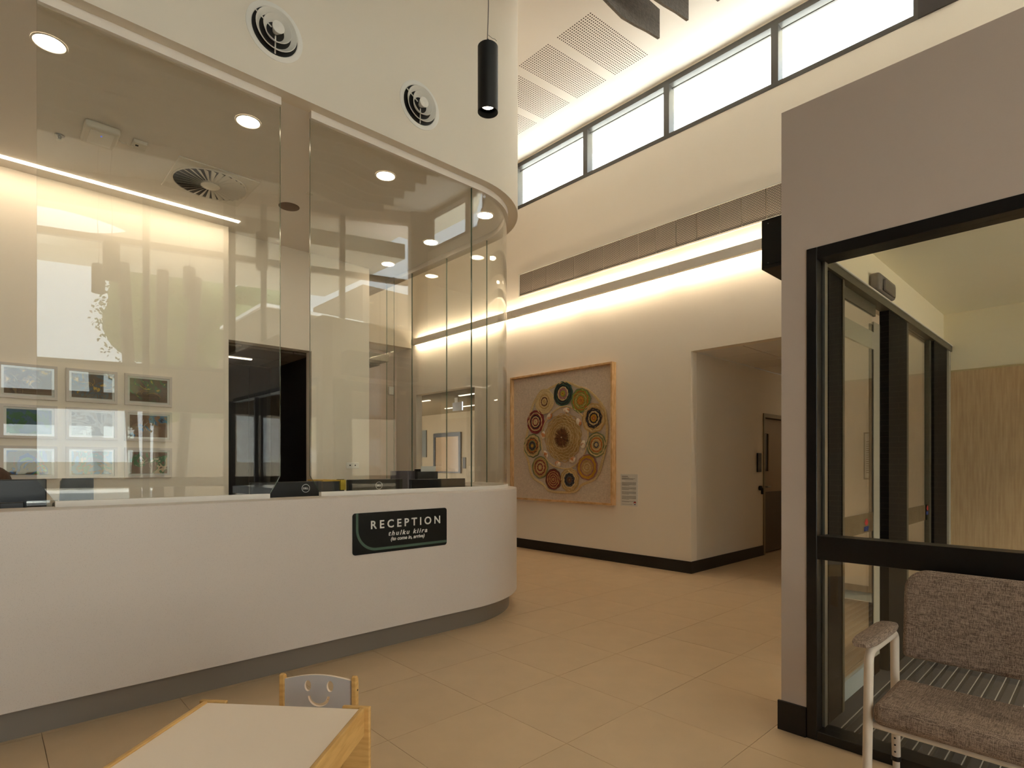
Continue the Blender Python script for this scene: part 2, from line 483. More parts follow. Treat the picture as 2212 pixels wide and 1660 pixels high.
# air grille
YJ = [6.768, 6.459, 6.161, 5.88, 5.586, 5.296, 5.03, 4.74, 4.446, 4.162, 3.865, 3.576, 3.278, 3.006, 2.72, 2.43]
gr = thing('air_grille', 'long linear white air grille above the LED bar on the artwork wall', 'grille', (W, 6.77, 4.15))
gm = bpy.data.materials.new('egg_crate'); gm.use_nodes = True
n = gm.node_tree; Lk = n.links; p = n.nodes['Principled BSDF']; p.inputs['Roughness'].default_value = 0.6
tcn = n.nodes.new('ShaderNodeTexCoord'); mp = n.nodes.new('ShaderNodeMapping'); mp.inputs['Rotation'].default_value = (0, PI / 2, PI / 2)
sp = n.nodes.new('ShaderNodeSeparateXYZ'); cb = n.nodes.new('ShaderNodeCombineXYZ')
Lk.new(tcn.outputs['Object'], sp.inputs[0]); Lk.new(sp.outputs['Y'], cb.inputs['X']); Lk.new(sp.outputs['Z'], cb.inputs['Y'])
br = n.nodes.new('ShaderNodeTexBrick'); br.inputs['Scale'].default_value = 1.0
br.inputs['Brick Width'].default_value = 0.034; br.inputs['Row Height'].default_value = 0.0145; br.inputs['Mortar Size'].default_value = 0.0038
br.inputs['Mortar Smooth'].default_value = 0.1
br.inputs['Color1'].default_value = (*hexc(44, 36, 30), 1); br.inputs['Color2'].default_value = (*hexc(44, 36, 30), 1); br.inputs['Mortar'].default_value = (*hexc(172, 158, 142), 1)
Lk.new(cb.outputs[0], br.inputs['Vector']); Lk.new(br.outputs['Color'], p.inputs['Base Color'])
bn = n.nodes.new('ShaderNodeBump'); bn.inputs['Strength'].default_value = 0.6; bn.inputs['Distance'].default_value = 0.006
Lk.new(br.outputs['Fac'], bn.inputs['Height']); Lk.new(bn.outputs[0], p.inputs['Normal'])
for a, b in zip(YJ[:-1], YJ[1:]):
    MB().box(W - 0.008, W - 0.001, b + 0.004, a - 0.004, 4.165, 4.515).build('grille_panel', gm, gr)
gf = MB(); gf.box(W - 0.014, W - 0.001, YJ[-1], 6.78, 4.145, 4.165).box(W - 0.014, W - 0.001, YJ[-1], 6.78, 4.515, 4.532).box(W - 0.014, W - 0.001, 6.768, 6.785, 4.145, 4.532)
gf.build('grille_frame', OFFW, gr)

# LED bar
lb = thing('wall_light_bar', 'long slim LED bar glowing above and below on the artwork wall', 'wall light', (W, 6.3, 3.86))
BARM = mat('bar_paint', (232, 222, 208), 0.6)
JY = [9.82, 8.3, 6.824, 5.389, 3.885, 2.4, 1.25]
for a, b in zip(JY[:-1], JY[1:]):
    MB().box(6.37, 6.435, b + 0.002, a - 0.002, 3.797, 3.912).build('bar_section', BARM, lb)
    MB().box(6.437, 6.450, b + 0.03, a - 0.03, 3.894, 3.908).build('led_strip', ELED, lb)
    MB().box(6.437, 6.450, b + 0.03, a - 0.03, 3.801, 3.815).build('led_strip', ELED, lb)
    for yy in (a - 0.06, b + 0.06): MB().box(6.436, W - 0.001, yy - 0.012, yy + 0.012, 3.835, 3.87).build('bracket', OFFW, lb)

# ------------------------------------------------------------------ far end and back rooms
MB().box(-4.2, 6.65, 10.0, 10.16, 3.78, 6.62).build('wall_north', WALL, kind='structure')
MB().box(-4.2, 6.51, 10.6, 10.74, 0, 3.9).build('wall_north_recess', TAUPE, kind='structure')
MB().box(-4.2, 6.51, 10.161, 10.6, 3.78, 3.9).build('ceiling_north_recess', CEIL, kind='structure')
# room behind the far opening
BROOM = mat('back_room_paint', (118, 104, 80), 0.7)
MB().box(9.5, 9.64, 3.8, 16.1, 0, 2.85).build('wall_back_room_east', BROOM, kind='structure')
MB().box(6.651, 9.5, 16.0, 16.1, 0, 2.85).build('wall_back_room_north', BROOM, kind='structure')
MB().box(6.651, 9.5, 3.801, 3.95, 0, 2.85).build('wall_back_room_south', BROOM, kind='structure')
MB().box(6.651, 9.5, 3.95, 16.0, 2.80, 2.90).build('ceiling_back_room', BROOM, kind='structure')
bf = thing('window_7', 'black framed glazed panel in the room behind the far opening', None, (9.5, 12.8, 1.1), kind='structure')
MB().box(9.45, 9.499, 12.15, 12.24, 1.13, 2.25).box(9.45, 9.499, 13.32, 13.41, 1.13, 2.25).box(9.45, 9.499, 12.24, 13.32, 2.14, 2.25).box(9.45, 9.499, 12.24, 13.32, 1.13, 1.17).build('window_frame', BLACK, bf)
MB().box(9.47, 9.48, 12.24, 13.32, 1.17, 2.14).build('pane', mat('brown_glass', (120, 100, 76), 0.2), bf)
o = MB().box(9.47, 9.499, 13.80, 14.08, 1.58, 2.37).build('notice_board', mat('slate_board', (70, 72, 66), 0.6)); tag(o, 'narrow dark board on the back room wall left of the black frame', 'notice board')
o = MB().box(9.475, 9.499, 11.96, 12.08, 1.26, 1.56).build('door_control', BLACKM, bev=0.004); tag(o, 'small black control plate right of the black framed panel', 'control panel')
for i, (x, y0, y1) in enumerate([(7.21, 8.6, 9.3), (8.62, 10.4, 11.7), (7.23, 10.4, 10.75)]):
    o = MB().box(x - 0.03, x + 0.03, y0, y1, 2.785, 2.7995).build('line_light', ELINE)
    tag(o, ['nearest ceiling line light seen through the far opening', 'long lower line light in the room behind the far opening', 'short line light left in the room behind the far opening'][i], 'ceiling light', 'line lights in the back room')
ex = thing('exit_sign', 'blank edge lit hanging sign panel in the far opening', 'sign', (7.4, 9.65, 2.8))
MB().box(7.39, 7.41, 9.60, 9.70, 2.70, 2.80).build('sign_bracket', OFFW, ex)
MB().box(7.395, 7.405, 9.44, 9.78, 2.52, 2.70).build('sign_panel', mat('sign_acrylic', (176, 170, 166), 0.3), ex)
MB().box(7.392, 7.408, 9.435, 9.445, 2.52, 2.70).build('lit_edge', emis('sign_edge', (0.8, 0.85, 1.0), 2.0), ex)

# ------------------------------------------------------------------ reception: bulkhead, soffit, walls
BC = (3.22, 4.82, 1.0)
outer = path(*BC, -4.2, 10.0); inner = path(*BC, -4.2, 10.0, 0.12)
bh = MB().strip(outer, inner, 3.89, lambda x, y: ceil_z(x) + 0.05).build('wall_bulkhead', WALL, kind='structure', smooth=True)
bh['label'] = 'curved white bulkhead above the reception glass'
pl = path(*BC, -4.2, 10.0, 0.12)
poly = pl + [(-4.2, 10.0)]
rc = MB().prism(poly, 3.89, 3.98).build('ceiling_reception', CEIL, kind='structure')
PW = 6.42
MB().box(-4.2, 1.90, PW, 6.56, 0, 3.89).build('wall_reception_picture', WALLW, kind='structure')
MB().box(1.90, 2.86, 6.55, 6.70, 2.725, 3.89).box(2.86, 3.62, 6.55, 6.70, 0, 3.89).box(1.2, 1.90, 6.561, 6.70, 0, 3.89).build('wall_reception_back', WALL, kind='structure')
# space behind the portal
MB().box(-1.0, 4.0, 6.701, 8.3, 2.76, 2.85).build('ceiling_store', mat('store_ceiling', (150, 138, 122), 0.9), kind='structure')
cs = bpy.data.objects['ceiling_store']
for i in range(7):
    for j in range(2):
        MB().box(-0.2 + 0.6 * i, 0.385 + 0.6 * i, 6.92 + 0.6 * j, 7.505 + 0.6 * j, 2.735, 2.759).build('ceiling_tile', MATS['store_ceiling'], cs)
dw = MB().box(-1.0, 4.0, 8.25, 8.35, 0, 2.75).build('wall_store', DARKW, kind='structure')
x = -0.9
while x < 3.9:
    MB().box(x, x + 0.294, 8.235, 8.2495, 0.1, 2.72).build('wall_panel', DARKW, dw); x += 0.3
MB().box(3.0, 3.1, 6.701, 8.25, 0, 2.75).build('wall_store_side', DARKW, kind='structure')
o = MB().box(1.6, 2.53, 7.59, 7.64, 2.72, 2.733).build('line_light', ELINE); tag(o, 'line light on the ceiling inside the dark reception doorway', 'ceiling light')
wm = bpy.data.materials.new('dark_brickwork'); wm.use_nodes = True
n = wm.node_tree; Lk = n.links; p = n.nodes['Principled BSDF']; p.inputs['Roughness'].default_value = 0.85
tcn = n.nodes.new('ShaderNodeTexCoord'); sp = n.nodes.new('ShaderNodeSeparateXYZ'); cb = n.nodes.new('ShaderNodeCombineXYZ')
Lk.new(tcn.outputs['Object'], sp.inputs[0]); Lk.new(sp.outputs['Y'], cb.inputs['X']); Lk.new(sp.outputs['Z'], cb.inputs['Y'])
br = n.nodes.new('ShaderNodeTexBrick'); br.inputs['Scale'].default_value = 1.0
br.inputs['Brick Width'].default_value = 0.24; br.inputs['Row Height'].default_value = 0.086; br.inputs['Mortar Size'].default_value = 0.006
br.inputs['Color1'].default_value = (*hexc(44, 34, 30), 1); br.inputs['Color2'].default_value = (*hexc(58, 44, 38), 1); br.inputs['Mortar'].default_value = (*hexc(110, 100, 90), 1)
Lk.new(cb.outputs[0], br.inputs['Vector']); Lk.new(br.outputs['Color'], p.inputs['Base Color'])
MB().box(-4.2, -4.05, -5.2, 10.2, 0, 6.2).build('wall_west', wm, kind='structure')

# glass screen
GC = (3.24, 4.72, 0.8)
def gpath(o, x0, x1=None, yend=None):
    if x1 is not None: return [(x0, 3.92 + o), (x1, 3.92 + o)]
gs = thing('glass_screen', 'frameless clear glass screen standing on the curved reception counter', 'glass screen', (2.0, 3.92, 1.147))
DT = 1.147
def flat_pane(xl, xr, fl, fr_):
    zb, zk = DT + 0.03, 1.295
    prof = [(xl + (0.075 if fl else 0), zb), (xr - (0.07 if fr_ else 0), zb), (xr, zk), (xr, 3.845), (xl, 3.845), (xl, zk)]
    y0, y1 = 3.914, 3.926
    m = MB(); n_ = len(prof)
    vs = [(x, y0, z) for x, z in prof] + [(x, y1, z) for x, z in prof]
    m.add(vs, [tuple(range(n_)), tuple(range(2 * n_ - 1, n_ - 1, -1))])
    m.cur = 1
    m.add(vs, [(i, n_ + i, n_ + (i + 1) % n_, (i + 1) % n_) for i in range(n_)])
    return m.build('glass_pane', [GLASS, EDGE], gs)
flat_pane(-1.3, 0.0, False, True)
flat_pane(0.21, 1.49, True, True)
flat_pane(1.70, 3.17, True, False)
def curved_pane(a, b, z0=DT + 0.03, z1=3.845):
    m = MB(); n_ = len(a); vs = []
    for p_, q_ in zip(a, b): vs += [(*p_, z0), (*p_, z1), (*q_, z0), (*q_, z1)]
    for i in range(n_ - 1):
        k = 4 * i
        m.add([vs[k], vs[k + 4], vs[k + 5], vs[k + 1]], [(0, 1, 2, 3)]); m.add([vs[k + 2], vs[k + 3], vs[k + 7], vs[k + 6]], [(0, 1, 2, 3)])
    m.cur = 1
    for k in (0, 4 * (n_ - 1)): m.add([vs[k], vs[k + 1], vs[k + 3], vs[k + 2]], [(0, 1, 2, 3)])
    for i in range(n_ - 1):
        k = 4 * i
        m.add([vs[k], vs[k + 2], vs[k + 6], vs[k + 4]], [(0, 1, 2, 3)])
    o = m.build('glass_pane', [GLASS, EDGE], gs, smooth=False)
    bm = bmesh.new(); bm.from_mesh(o.data); bmesh.ops.remove_doubles(bm, verts=bm.verts, dist=1e-5); bm.to_mesh(o.data); bm.free()
    o.data.polygons.foreach_set('use_smooth', [True] * len(o.data.polygons)); o.data.set_sharp_from_angle(angle=0.5)
    return o
cx_, cy_, r_ = GC
curved_pane([(3.176, cy_ - r_ - .006)] + arc(cx_, cy_, r_ + 0.006, -PI / 2, 0, 64), [(3.176, cy_ - r_ + .006)] + arc(cx_, cy_, r_ - 0.006, -PI / 2, 0, 64))
for a, b in ((4.726, 5.455), (5.461, 6.20), (6.206, 6.83)):
    m = MB(); X0, X1 = cx_ + r_ - 0.006, cx_ + r_ + 0.006
    m.quad((X0, a, DT + .03), (X0, b, DT + .03), (X0, b, 3.845), (X0, a, 3.845)).quad((X1, a, DT + .03), (X1, b, DT + .03), (X1, b, 3.845), (X1, a, 3.845))
    m.cur = 1
    m.quad((X0, a, DT + .03), (X1, a, DT + .03), (X1, a, 3.845), (X0, a, 3.845)).quad((X0, b, DT + .03), (X1, b, DT + .03), (X1, b, 3.845), (X0, b, 3.845))
    m.build('glass_pane', [GLASS, EDGE], gs)
m = MB().quad((3.626, 6.60, 0.02), (4.02, 6.60, 0.02), (4.02, 6.60, 3.88), (3.626, 6.60, 3.88)).quad((3.626, 6.612, 0.02), (4.02, 6.612, 0.02), (4.02, 6.612, 3.88), (3.626, 6.612, 3.88))
m.cur = 1; m.quad((4.02, 6.60, .02), (4.02, 6.612, .02), (4.02, 6.612, 3.88), (4.02, 6.60, 3.88)); m.build('glass_pane', [GLASS, EDGE], gs)
CH = mat('glazing_channel', (232, 224, 214), 0.5)
for z0, z1, tr_ in ((3.835, 3.8895, False), (DT, DT + 0.032, True)):
    nm = 'base_channel' if tr_ else 'head_channel'
    e = 0.075 if tr_ else 0.0
    MB().box(-1.3, 0.0 - e, 3.90, 3.94, z0, z1).build(nm, CH, gs)
    MB().box(0.21 + e, 1.49 - e, 3.90, 3.94, z0, z1).build(nm, CH, gs)
    A_ = [(1.70 + e, 3.90)] + arc(cx_, cy_, r_ + 0.02, -PI / 2, 0, 28) + [(4.06, 6.83)]
    B_ = [(1.70 + e, 3.94)] + arc(cx_, cy_, r_ - 0.02, -PI / 2, 0, 28) + [(4.02, 6.83)]
    MB().strip(A_, B_, z0, z1).build(nm, CH, gs, smooth=True)

# reception desk
DC = (3.027, 4.85, 1.15)
dk = thing('reception_desk', 'long curved pale speckled reception desk with recessed grey plinth', 'reception desk', (2.0, 3.9, 0))
a0 = path(*DC, -4.0, 6.5); a1 = path(*DC, -4.0, 6.5, 0.035); a2 = path(*DC, -4.0, 6.5, 0.29)
MB().strip(a0, a1, 0.16, DT).build('front_panel', DESK, dk, smooth=True, bev=0.003)
MB().strip(a1, a2, DT - 0.035, DT).build('counter_top', DESK, dk, smooth=True)
p1 = path(*DC, -4.0, 6.5, 0.075); p2 = path(*DC, -4.0, 6.5, 0.10)
MB().strip(p1, p2, 0, 0.18).build('plinth', PLINTH, dk, smooth=True)
w1 = path(*DC, -4.0, 6.5, 0.295); w2 = [(-4.0, 4.9), (3.0, 4.9), (3.0, 6.5)]
b1 = MB().box(-4.0, 3.2, 4.06, 4.80, 0.70, 0.73).box(3.2, 3.85, 4.9, 6.4, 0.70, 0.73)
b1.build('work_surface', mat('work_surface', (196, 186, 170), 0.5), dk)
MB().strip(path(*DC, -4.0, 6.5, 0.25), path(*DC, -4.0, 6.5, 0.29), 0, DT - 0.036).build('inner_panel', WHITE, dk, smooth=True)
for xx in (-1.5, 0.9, 2.35): MB().box(xx, xx + 0.03, 4.08, 4.78, 0, 0.699).build('side_panel', WHITE, dk)

# sign
sg = thing('reception_sign', 'black rounded RECEPTION sign with green line on the desk front', 'sign', (2.32, 3.70, 0.88))
SX0, SX1, SZ0, SZ1 = 1.912, 2.735, 0.729, 1.028
def rrect(x0, x1, z0, z1, r, n=6):
    P_ = []
    for cx, cz, a in ((x1 - r, z0 + r, -PI / 2), (x1 - r, z1 - r, 0), (x0 + r, z1 - r, PI / 2), (x0 + r, z0 + r, PI)):
        for i in range(n + 1):
            t = a + PI / 2 * i / n; P_.append((cx + r * math.cos(t), cz + r * math.sin(t)))
    return P_
def plate(m, pts, y0, y1):
    n_ = len(pts); vs = [(x, y0, z) for x, z in pts] + [(x, y1, z) for x, z in pts]
    return m.add(vs, [tuple(range(n_)), tuple(range(2 * n_ - 1, n_ - 1, -1))] + [(i, n_ + i, n_ + (i + 1) % n_, (i + 1) % n_) for i in range(n_)])
plate(MB(), rrect(SX0, SX1, SZ0, SZ1, 0.022), 3.694, 3.6995).build('sign_plate', SIGNB, sg)
gm_ = MB()
gx, gz, gr_ = SX0 + 0.034, SZ0 + 0.030, 0.155
cl = [(gx, SZ1 - 0.001)] + [(gx + gr_ + gr_ * math.cos(PI + PI / 2 * i / 16), gz + gr_ + gr_ * math.sin(PI + PI / 2 * i / 16)) for i in range(17)] + [(SX1 - 0.001, gz)]
hw = 0.0095
L1, L2 = [], []
for i, p_ in enumerate(cl):
    a = cl[max(i - 1, 0)]; b = cl[min(i + 1, len(cl) - 1)]
    dx, dz = b[0] - a[0], b[1] - a[1]; l = math.hypot(dx, dz); nx_, nz_ = -dz / l, dx / l
    L1.append((p_[0] + nx_ * hw, p_[1] + nz_ * hw)); L2.append((p_[0] - nx_ * hw, p_[1] - nz_ * hw))
for i in range(len(cl) - 1):
    gm_.quad((L1[i][0], 3.6932, L1[i][1]), (L1[i + 1][0], 3.6932, L1[i + 1][1]), (L2[i + 1][0], 3.6932, L2[i + 1][1]), (L2[i][0], 3.6932, L2[i][1]))
gm_.build('green_line', SIGNG, sg)
RX, UZ = (1, 0, 0), (0, 0, 1)
text_mesh('lettering', 'RECEPTION', 0.083, SIGNW, sg, (2.055, 3.693, 0.909), RX, UZ, space=1.55, offset=0.0016, fit=0.614)
text_mesh('lettering', 'thulku kiira', 0.048, SIGNW, sg, (2.373, 3.693, 0.848), RX, UZ, space=1.35, shear=0.28, offset=0.0012, align='CENTER', fit=0.345)
text_mesh('lettering', '(to come in, arrive)', 0.038, SIGNW, sg, (2.370, 3.693, 0.810), RX, UZ, shear=0.24, offset=0.0009, align='CENTER', fit=0.300)

# ------------------------------------------------------------------ bulkhead vents (jet diffusers)
def vent(x, z, lbl):
    t = thing('round_vent', lbl, 'air vent', (x, 3.82, z), group='round vents on the bulkhead')
    Mx = Matrix.Translation((x, 3.82, z)) @ Matrix.Rotation(PI / 2, 4, 'X')     # local z -> -Y
    MB().lathe([(0.186, 0.0), (0.186, 0.004), (0.176, 0.007), (0.155, 0.006), (0.150, 0.001), (0.150, 0.0)], Mx, 48, close=False).build('flange', WHITE, t, smooth=True)
    MB().lathe([(0.0, 0.0010), (0.152, 0.0010)], Mx, 48, close=False).build('duct_throat', BLACKM, t)
    MB().lathe([(0.112, 0.002), (0.136, 0.034), (0.133, 0.037), (0.104, 0.004)], Mx, 48, close=False).build('ring', WHITE, t, smooth=True)
    MB().lathe([(0.066, 0.004), (0.093, 0.048), (0.090, 0.051), (0.058, 0.006)], Mx, 40, close=False).build('ring', WHITE, t, smooth=True)
    MB().lathe([(0.018, 0.004), (0.036, 0.050), (0.040, 0.062), (0.034, 0.066), (0.001, 0.067)], Mx, 28, close=False).build('hub', WHITE, t, smooth=True)
    sp_ = MB()
    for k in range(3):
        a = 2 * PI * k / 3 + 0.5
        p0 = Mx @ Vector((0.03 * math.cos(a), 0.03 * math.sin(a), 0.010)); p1 = Mx @ Vector((0.148 * math.cos(a), 0.148 * math.sin(a), 0.010))
        sp_.tube([p0, p1], 0.0045, 6)
    sp_.build('spokes', WHITE, t, smooth=True)
vent(1.418, 4.250, 'round white jet vent on the bulkhead, left of the pair')
vent(2.561, 4.258, 'round white jet vent on the bulkhead nearer the black pendant')

# ------------------------------------------------------------------ reception ceiling fittings
def downlight(x, y, lbl):
    t = thing('downlight', lbl, 'downlight', (x, y, 3.89), group='round downlights in the reception ceiling')
    MB().lathe([(0.088, 0), (0.088, -0.004), (0.080, -0.006), (0.076, -0.003)], Matrix.Translation((x, y, 3.8895)), 32, close=False).build('trim_ring', WHITE, t, smooth=True)
    MB().lathe([(0.0005, -0.003), (0.077, -0.003)], Matrix.Translation((x, y, 3.8895)), 32, close=False).build('lens', EDOWN, t)
for x, y, l in [(0.29, 4.345, 'leftmost round downlight behind the reception glass'), (1.42, 4.345, 'second round downlight from the left behind the reception glass'),
                (2.56, 4.345, 'third round downlight from the left behind the reception glass'), (3.70, 4.35, 'round downlight in the curve of the reception bulkhead'),
                (3.70, 5.30, 'round downlight on the side row nearer the curve'), (3.71, 6.24, 'round downlight farthest back on the side row')]:
    downlight(x, y, l)
o = MB().box(-1.2, 1.94, 6.185, 6.235, 3.885, 3.8895).build('slot_light', ECEIL); tag(o, 'long bright slot light in the ceiling in front of the picture wall', 'ceiling light')
# swirl diffuser
t = thing('swirl_diffuser', 'square ceiling diffuser with round swirl blades behind the glass', 'air diffuser', (1.485, 5.52, 3.89))
MB().box(1.165, 1.805, 5.20, 5.84, 3.878, 3.8895).build('face_plate', OFFW, t, bev=0.004)
Mx = Matrix.Translation((1.485, 5.53, 3.8775))
MB().lathe([(0.0005, 0.0), (0.292, 0.0)], Mx, 48, close=False).build('dark_void', BLACKM, t)
MB().lathe([(0.30, 0.001), (0.30, -0.006), (0.288, -0.007), (0.288, 0.001)], Mx, 48, close=False).build('rim', OFFW, t, smooth=True)
for k in range(30):
    a = 2 * PI * k / 30; b = a - 0.13
    MB().add([Mx @ Vector((0.07 * math.cos(a), 0.07 * math.sin(a), -0.016)), Mx @ Vector((0.29 * math.cos(a), 0.29 * math.sin(a), -0.018)),
              Mx @ Vector((0.29 * math.cos(b), 0.29 * math.sin(b), -0.002)), Mx @ Vector((0.07 * math.cos(b - .08), 0.07 * math.sin(b - .08), -0.002)),
              ], [(0, 1, 2, 3)]).build('blade', OFFW, t)
MB().lathe([(0.0005, -0.022), (0.07, -0.021), (0.078, -0.016), (0.078, 0.0)], Mx, 32, close=False).build('hub', OFFW, t, smooth=True)
t = thing('wireless_unit', 'flat white square unit on the reception ceiling beside the cable outlet', 'access point', (0.645, 5.24, 3.89))
MB().box(0.54, 0.755, 5.09, 5.39, 3.835, 3.8895).build('housing', OFFW, t, bev=0.018, seg=3)
MB().box(0.575, 0.72, 5.13, 5.35, 3.8325, 3.8355).build('cover_plate', WHITE, t, bev=0.003)
MB().cyl((0.648, 5.19, 3.8325), (0.648, 5.19, 3.830), 0.005, 10).build('status_light', emis('blue_led', (0.1, 0.2, 1.0), 1.0), t)
t = thing('cable_outlet', 'small white ceiling outlet joined by a cable to the flat unit', 'outlet', (0.90, 5.22, 3.89))
MB().box(0.85, 0.94, 5.165, 5.285, 3.862, 3.8895).build('outlet_plate', OFFW, t, bev=0.004)
MB().tube([(0.755, 5.23, 3.87), (0.79, 5.25, 3.862), (0.815, 5.235, 3.862), (0.83, 5.255, 3.855), (0.86, 5.25, 3.858)], 0.005, 6).build('cable', OFFW, t, smooth=True)
MB().box(0.866, 0.886, 5.20, 5.22, 3.859, 3.862).build('socket_slot', INK, t)
t = thing('sprinkler', 'small chrome sprinkler head on the reception ceiling at left', 'sprinkler', (0.428, 5.51, 3.89))
MB().lathe([(0.032, 0), (0.030, -0.006), (0.012, -0.008), (0.008, -0.03), (0.018, -0.034), (0.001, -0.036)], Matrix.Translation((0.428, 5.51, 3.8895)), 20, close=False).build('sprinkler_head', STEEL, t, smooth=True)
sm = thing('ceiling_speaker', 'flush round brown speaker in the reception ceiling between the panes', 'speaker', (2.18, 5.51, 3.89))
MB().lathe([(0.0005, -0.004), (0.085, -0.005), (0.095, -0.003), (0.097, 0)], Matrix.Translation((2.18, 5.51, 3.8895)), 36, close=False).build('speaker_grille', mat('speaker_mesh', (128, 108, 92), 0.7), sm, smooth=True)
o = MB().box(2.18, 2.24, 5.10, 5.13, 3.882, 3.8895).build('emergency_light', OFFW); tag(o, 'tiny emergency light fitting on the ceiling beside the round speaker', 'emergency light')

# ------------------------------------------------------------------ pendants
def pendant(x, y, zb, zt, r, lbl):
    t = thing('pendant_light', lbl, 'pendant light', (x, y, zt), group='black cylinder pendants')
    ct = ceil_z(x)
    Mx = Matrix.Translation((x, y, 0))
    MB().lathe([(r - 0.004, zb + 0.10), (r - 0.004, zb), (r, zb), (r, zt - 0.006), (r - 0.006, zt), (0.0005, zt)], Mx, 40, close=False).build('shade', BLACKM, t, smooth=True)
    MB().lathe([(r - 0.0048, zb + 0.0005), (r - 0.0048, zb + 0.034)], Mx, 40, close=False).build('liner', mat('black_liner', (3, 3, 3), 0.9, spec=0.05), t, smooth=True)
    MB().lathe([(0.0005, zb + 0.035), (r * 0.62, zb + 0.035)], Mx, 32, close=False).build('lens', EPEND, t)
    MB().lathe([(r * 0.62, zb + 0.032), (r - 0.003, zb + 0.032)], Mx, 32, close=False).build('baffle', MATS['black_liner'], t)
    MB().cyl((x, y, zt), (x, y, zt + 0.035), 0.006, 10).build('cable_grip', BLACKM, t, smooth=True)
    pts = []
    L_ = ct - zt
    for i in range(26):
        u = i / 25
        pts.append((x + 0.008 * math.sin(u * 22) * (1 - u * 0.3), y + 0.006 * math.sin(u * 17 + 1), zt + 0.03 + (L_ - 0.03) * u))
    MB().tube(pts, 0.0028, 6).build('cable', mat('grey_flex', (120, 112, 102), 0.5), t, smooth=True)
    MB().tube([(x + .002, y, zt + 0.06), (x + .02, y - .012, zt + 0.045), (x + .035, y - .02, zt + 0.042), (x + .04, y - .024, zt + 0.033)], 0.0012, 5).build('loose_wire', MATS['grey_flex'], t)
    MB().lathe([(0.05, ct - 0.001), (0.05, ct - 0.02), (0.001, ct - 0.022)], Mx, 24, close=False).build('ceiling_rose', BLACKM, t, smooth=True)
    return t
pendant(1.945, 2.265, 3.235, 3.585, 0.0535, 'black cylinder pendant lamp hanging in front of the bulkhead')
pendant(0.85, 1.62, 3.05, 3.38, 0.065, 'black cylinder pendant above the play table, seen reflected only')
pendant(0.985, -0.28, 3.38, 3.71, 0.065, 'black cylinder pendant behind the viewpoint, seen reflected in the left glass')
pendant(1.76, 0.45, 3.34, 3.67, 0.065, 'black cylinder pendant right of the other reflected pendants')

# ------------------------------------------------------------------ acoustic baffles
def baffle(y, idx):
    xs = [4.78 - 5.9 * i / 30 for i in range(31)]
    KB = [(4.78, 5.50), (4.16, 5.38), (3.93, 5.40), (3.55, 5.45), (3.1, 5.38), (2.0, 5.25), (0.44, 5.10), (-1.2, 5.0)]
    def zb(x):
        for (xa, za), (xb, zb_) in zip(KB[:-1], KB[1:]):
            if x >= xb: 
                u = (x - xb) / (xa - xb); u = u * u * (3 - 2 * u) * 0.5 + u * 0.5
                return zb_ + (za - zb_) * u
        return KB[-1][1]
    m = MB()
    vs = []
    for x_ in xs:
        b_ = zb(x_); zt = 5.78 - 0.055 * (4.78 - x_)
        for yy in (y - 0.012, y + 0.012): vs += [(x_, yy, b_), (x_, yy, zt)]
    fs = []
    for i in range(30):
        k = 4 * i
        fs += [(k, k + 4, k + 5, k + 1), (k + 2, k + 3, k + 7, k + 6), (k, k + 2, k + 6, k + 4), (k + 1, k + 5, k + 7, k + 3)]
    fs += [(0, 1, 3, 2), (120, 122, 123, 121)]
    m.add(vs, fs)
    words = ['first', 'second', 'third', 'fourth', 'fifth', 'sixth', 'seventh', 'eighth', 'ninth', 'tenth', 'eleventh', 'twelfth']
    t = thing('acoustic_baffle', 'grey felt ceiling baffle with curved lower edge, %s from the reception bulkhead' % words[idx], 'acoustic baffle', (2.0, y, 5.5), group='hanging felt baffles')
    m.build('felt_panel', GREYF, t)
    for hx in (4.45, 2.0, -0.6):
        MB().cyl((hx, y, 5.775 - 0.055 * (4.78 - hx)), (hx, y, ceil_z(hx)), 0.002, 6).build('hanger_wire', STEEL, t)
for i in range(12): baffle(3.03 - 0.307 * i, i)

# ------------------------------------------------------------------ airlock box
MB().box(3.04, 3.17, 1.071, 1.194, 0, 3.21).box(3.04, 3.17, -3.0, 1.071, 2.463, 3.21).build('wall_airlock_west', TAUPE, kind='structure')
MB().box(3.17, W, 1.10, 1.194, 2.47, 3.21).build('wall_airlock_north', WALL, kind='structure')
MB().box(3.17, W, -2.55, 1.10, 2.75, 2.85).build('ceiling_airlock', mat('airlock_ceiling', (246, 238, 212), 0.85), kind='structure')
MB().box(3.17, W, -2.55, 1.10, 3.12, 3.205).build('ceiling_airlock_top', WALL, kind='structure')
MB().box(3.026, 3.04, 1.071, 1.208, 0, 0.15).build('baseboard_airlock', SKIRT, kind='structure')
AW = mat('airlock_wall_paint', (242, 230, 200), 0.8)
MB().box(3.17, 6.45, 1.085, 1.0995, 2.47, 2.75).build('trim_2', AW, kind='structure')
EAIR_FILL = emis('airlock_fill', (1.0, 0.84, 0.62), 850)  # two added lamps out of view, only to brighten the airlock
for q, l in (((4.2, -0.75), 'unseen fill lamp added in the airlock ceiling nearer the foyer screen'), ((5.6, -0.75), 'unseen fill lamp added in the airlock ceiling nearer the oak panels')):
    t = thing('downlight', l, 'downlight', (q[0], q[1], 2.75))
    MB().lathe([(0.110, 0), (0.110, -0.17), (0.104, -0.17), (0.102, -0.01), (0.0005, -0.01)], Matrix.Translation((q[0], q[1], 2.7495)), 32, close=False).build('can', BLACKM, t, smooth=True)  # deep can keeps the added lens out of the glass reflections
    MB().lathe([(0.0005, -0.013), (0.092, -0.013)], Matrix.Translation((q[0], q[1], 2.7495)), 32, close=False).build('lens', EAIR_FILL, t)
ab = MB().box(6.44, 6.509, -2.3, 1.085, 0, 2.75).build('wall_airlock_back', AW, kind='structure')
yy = 1.03
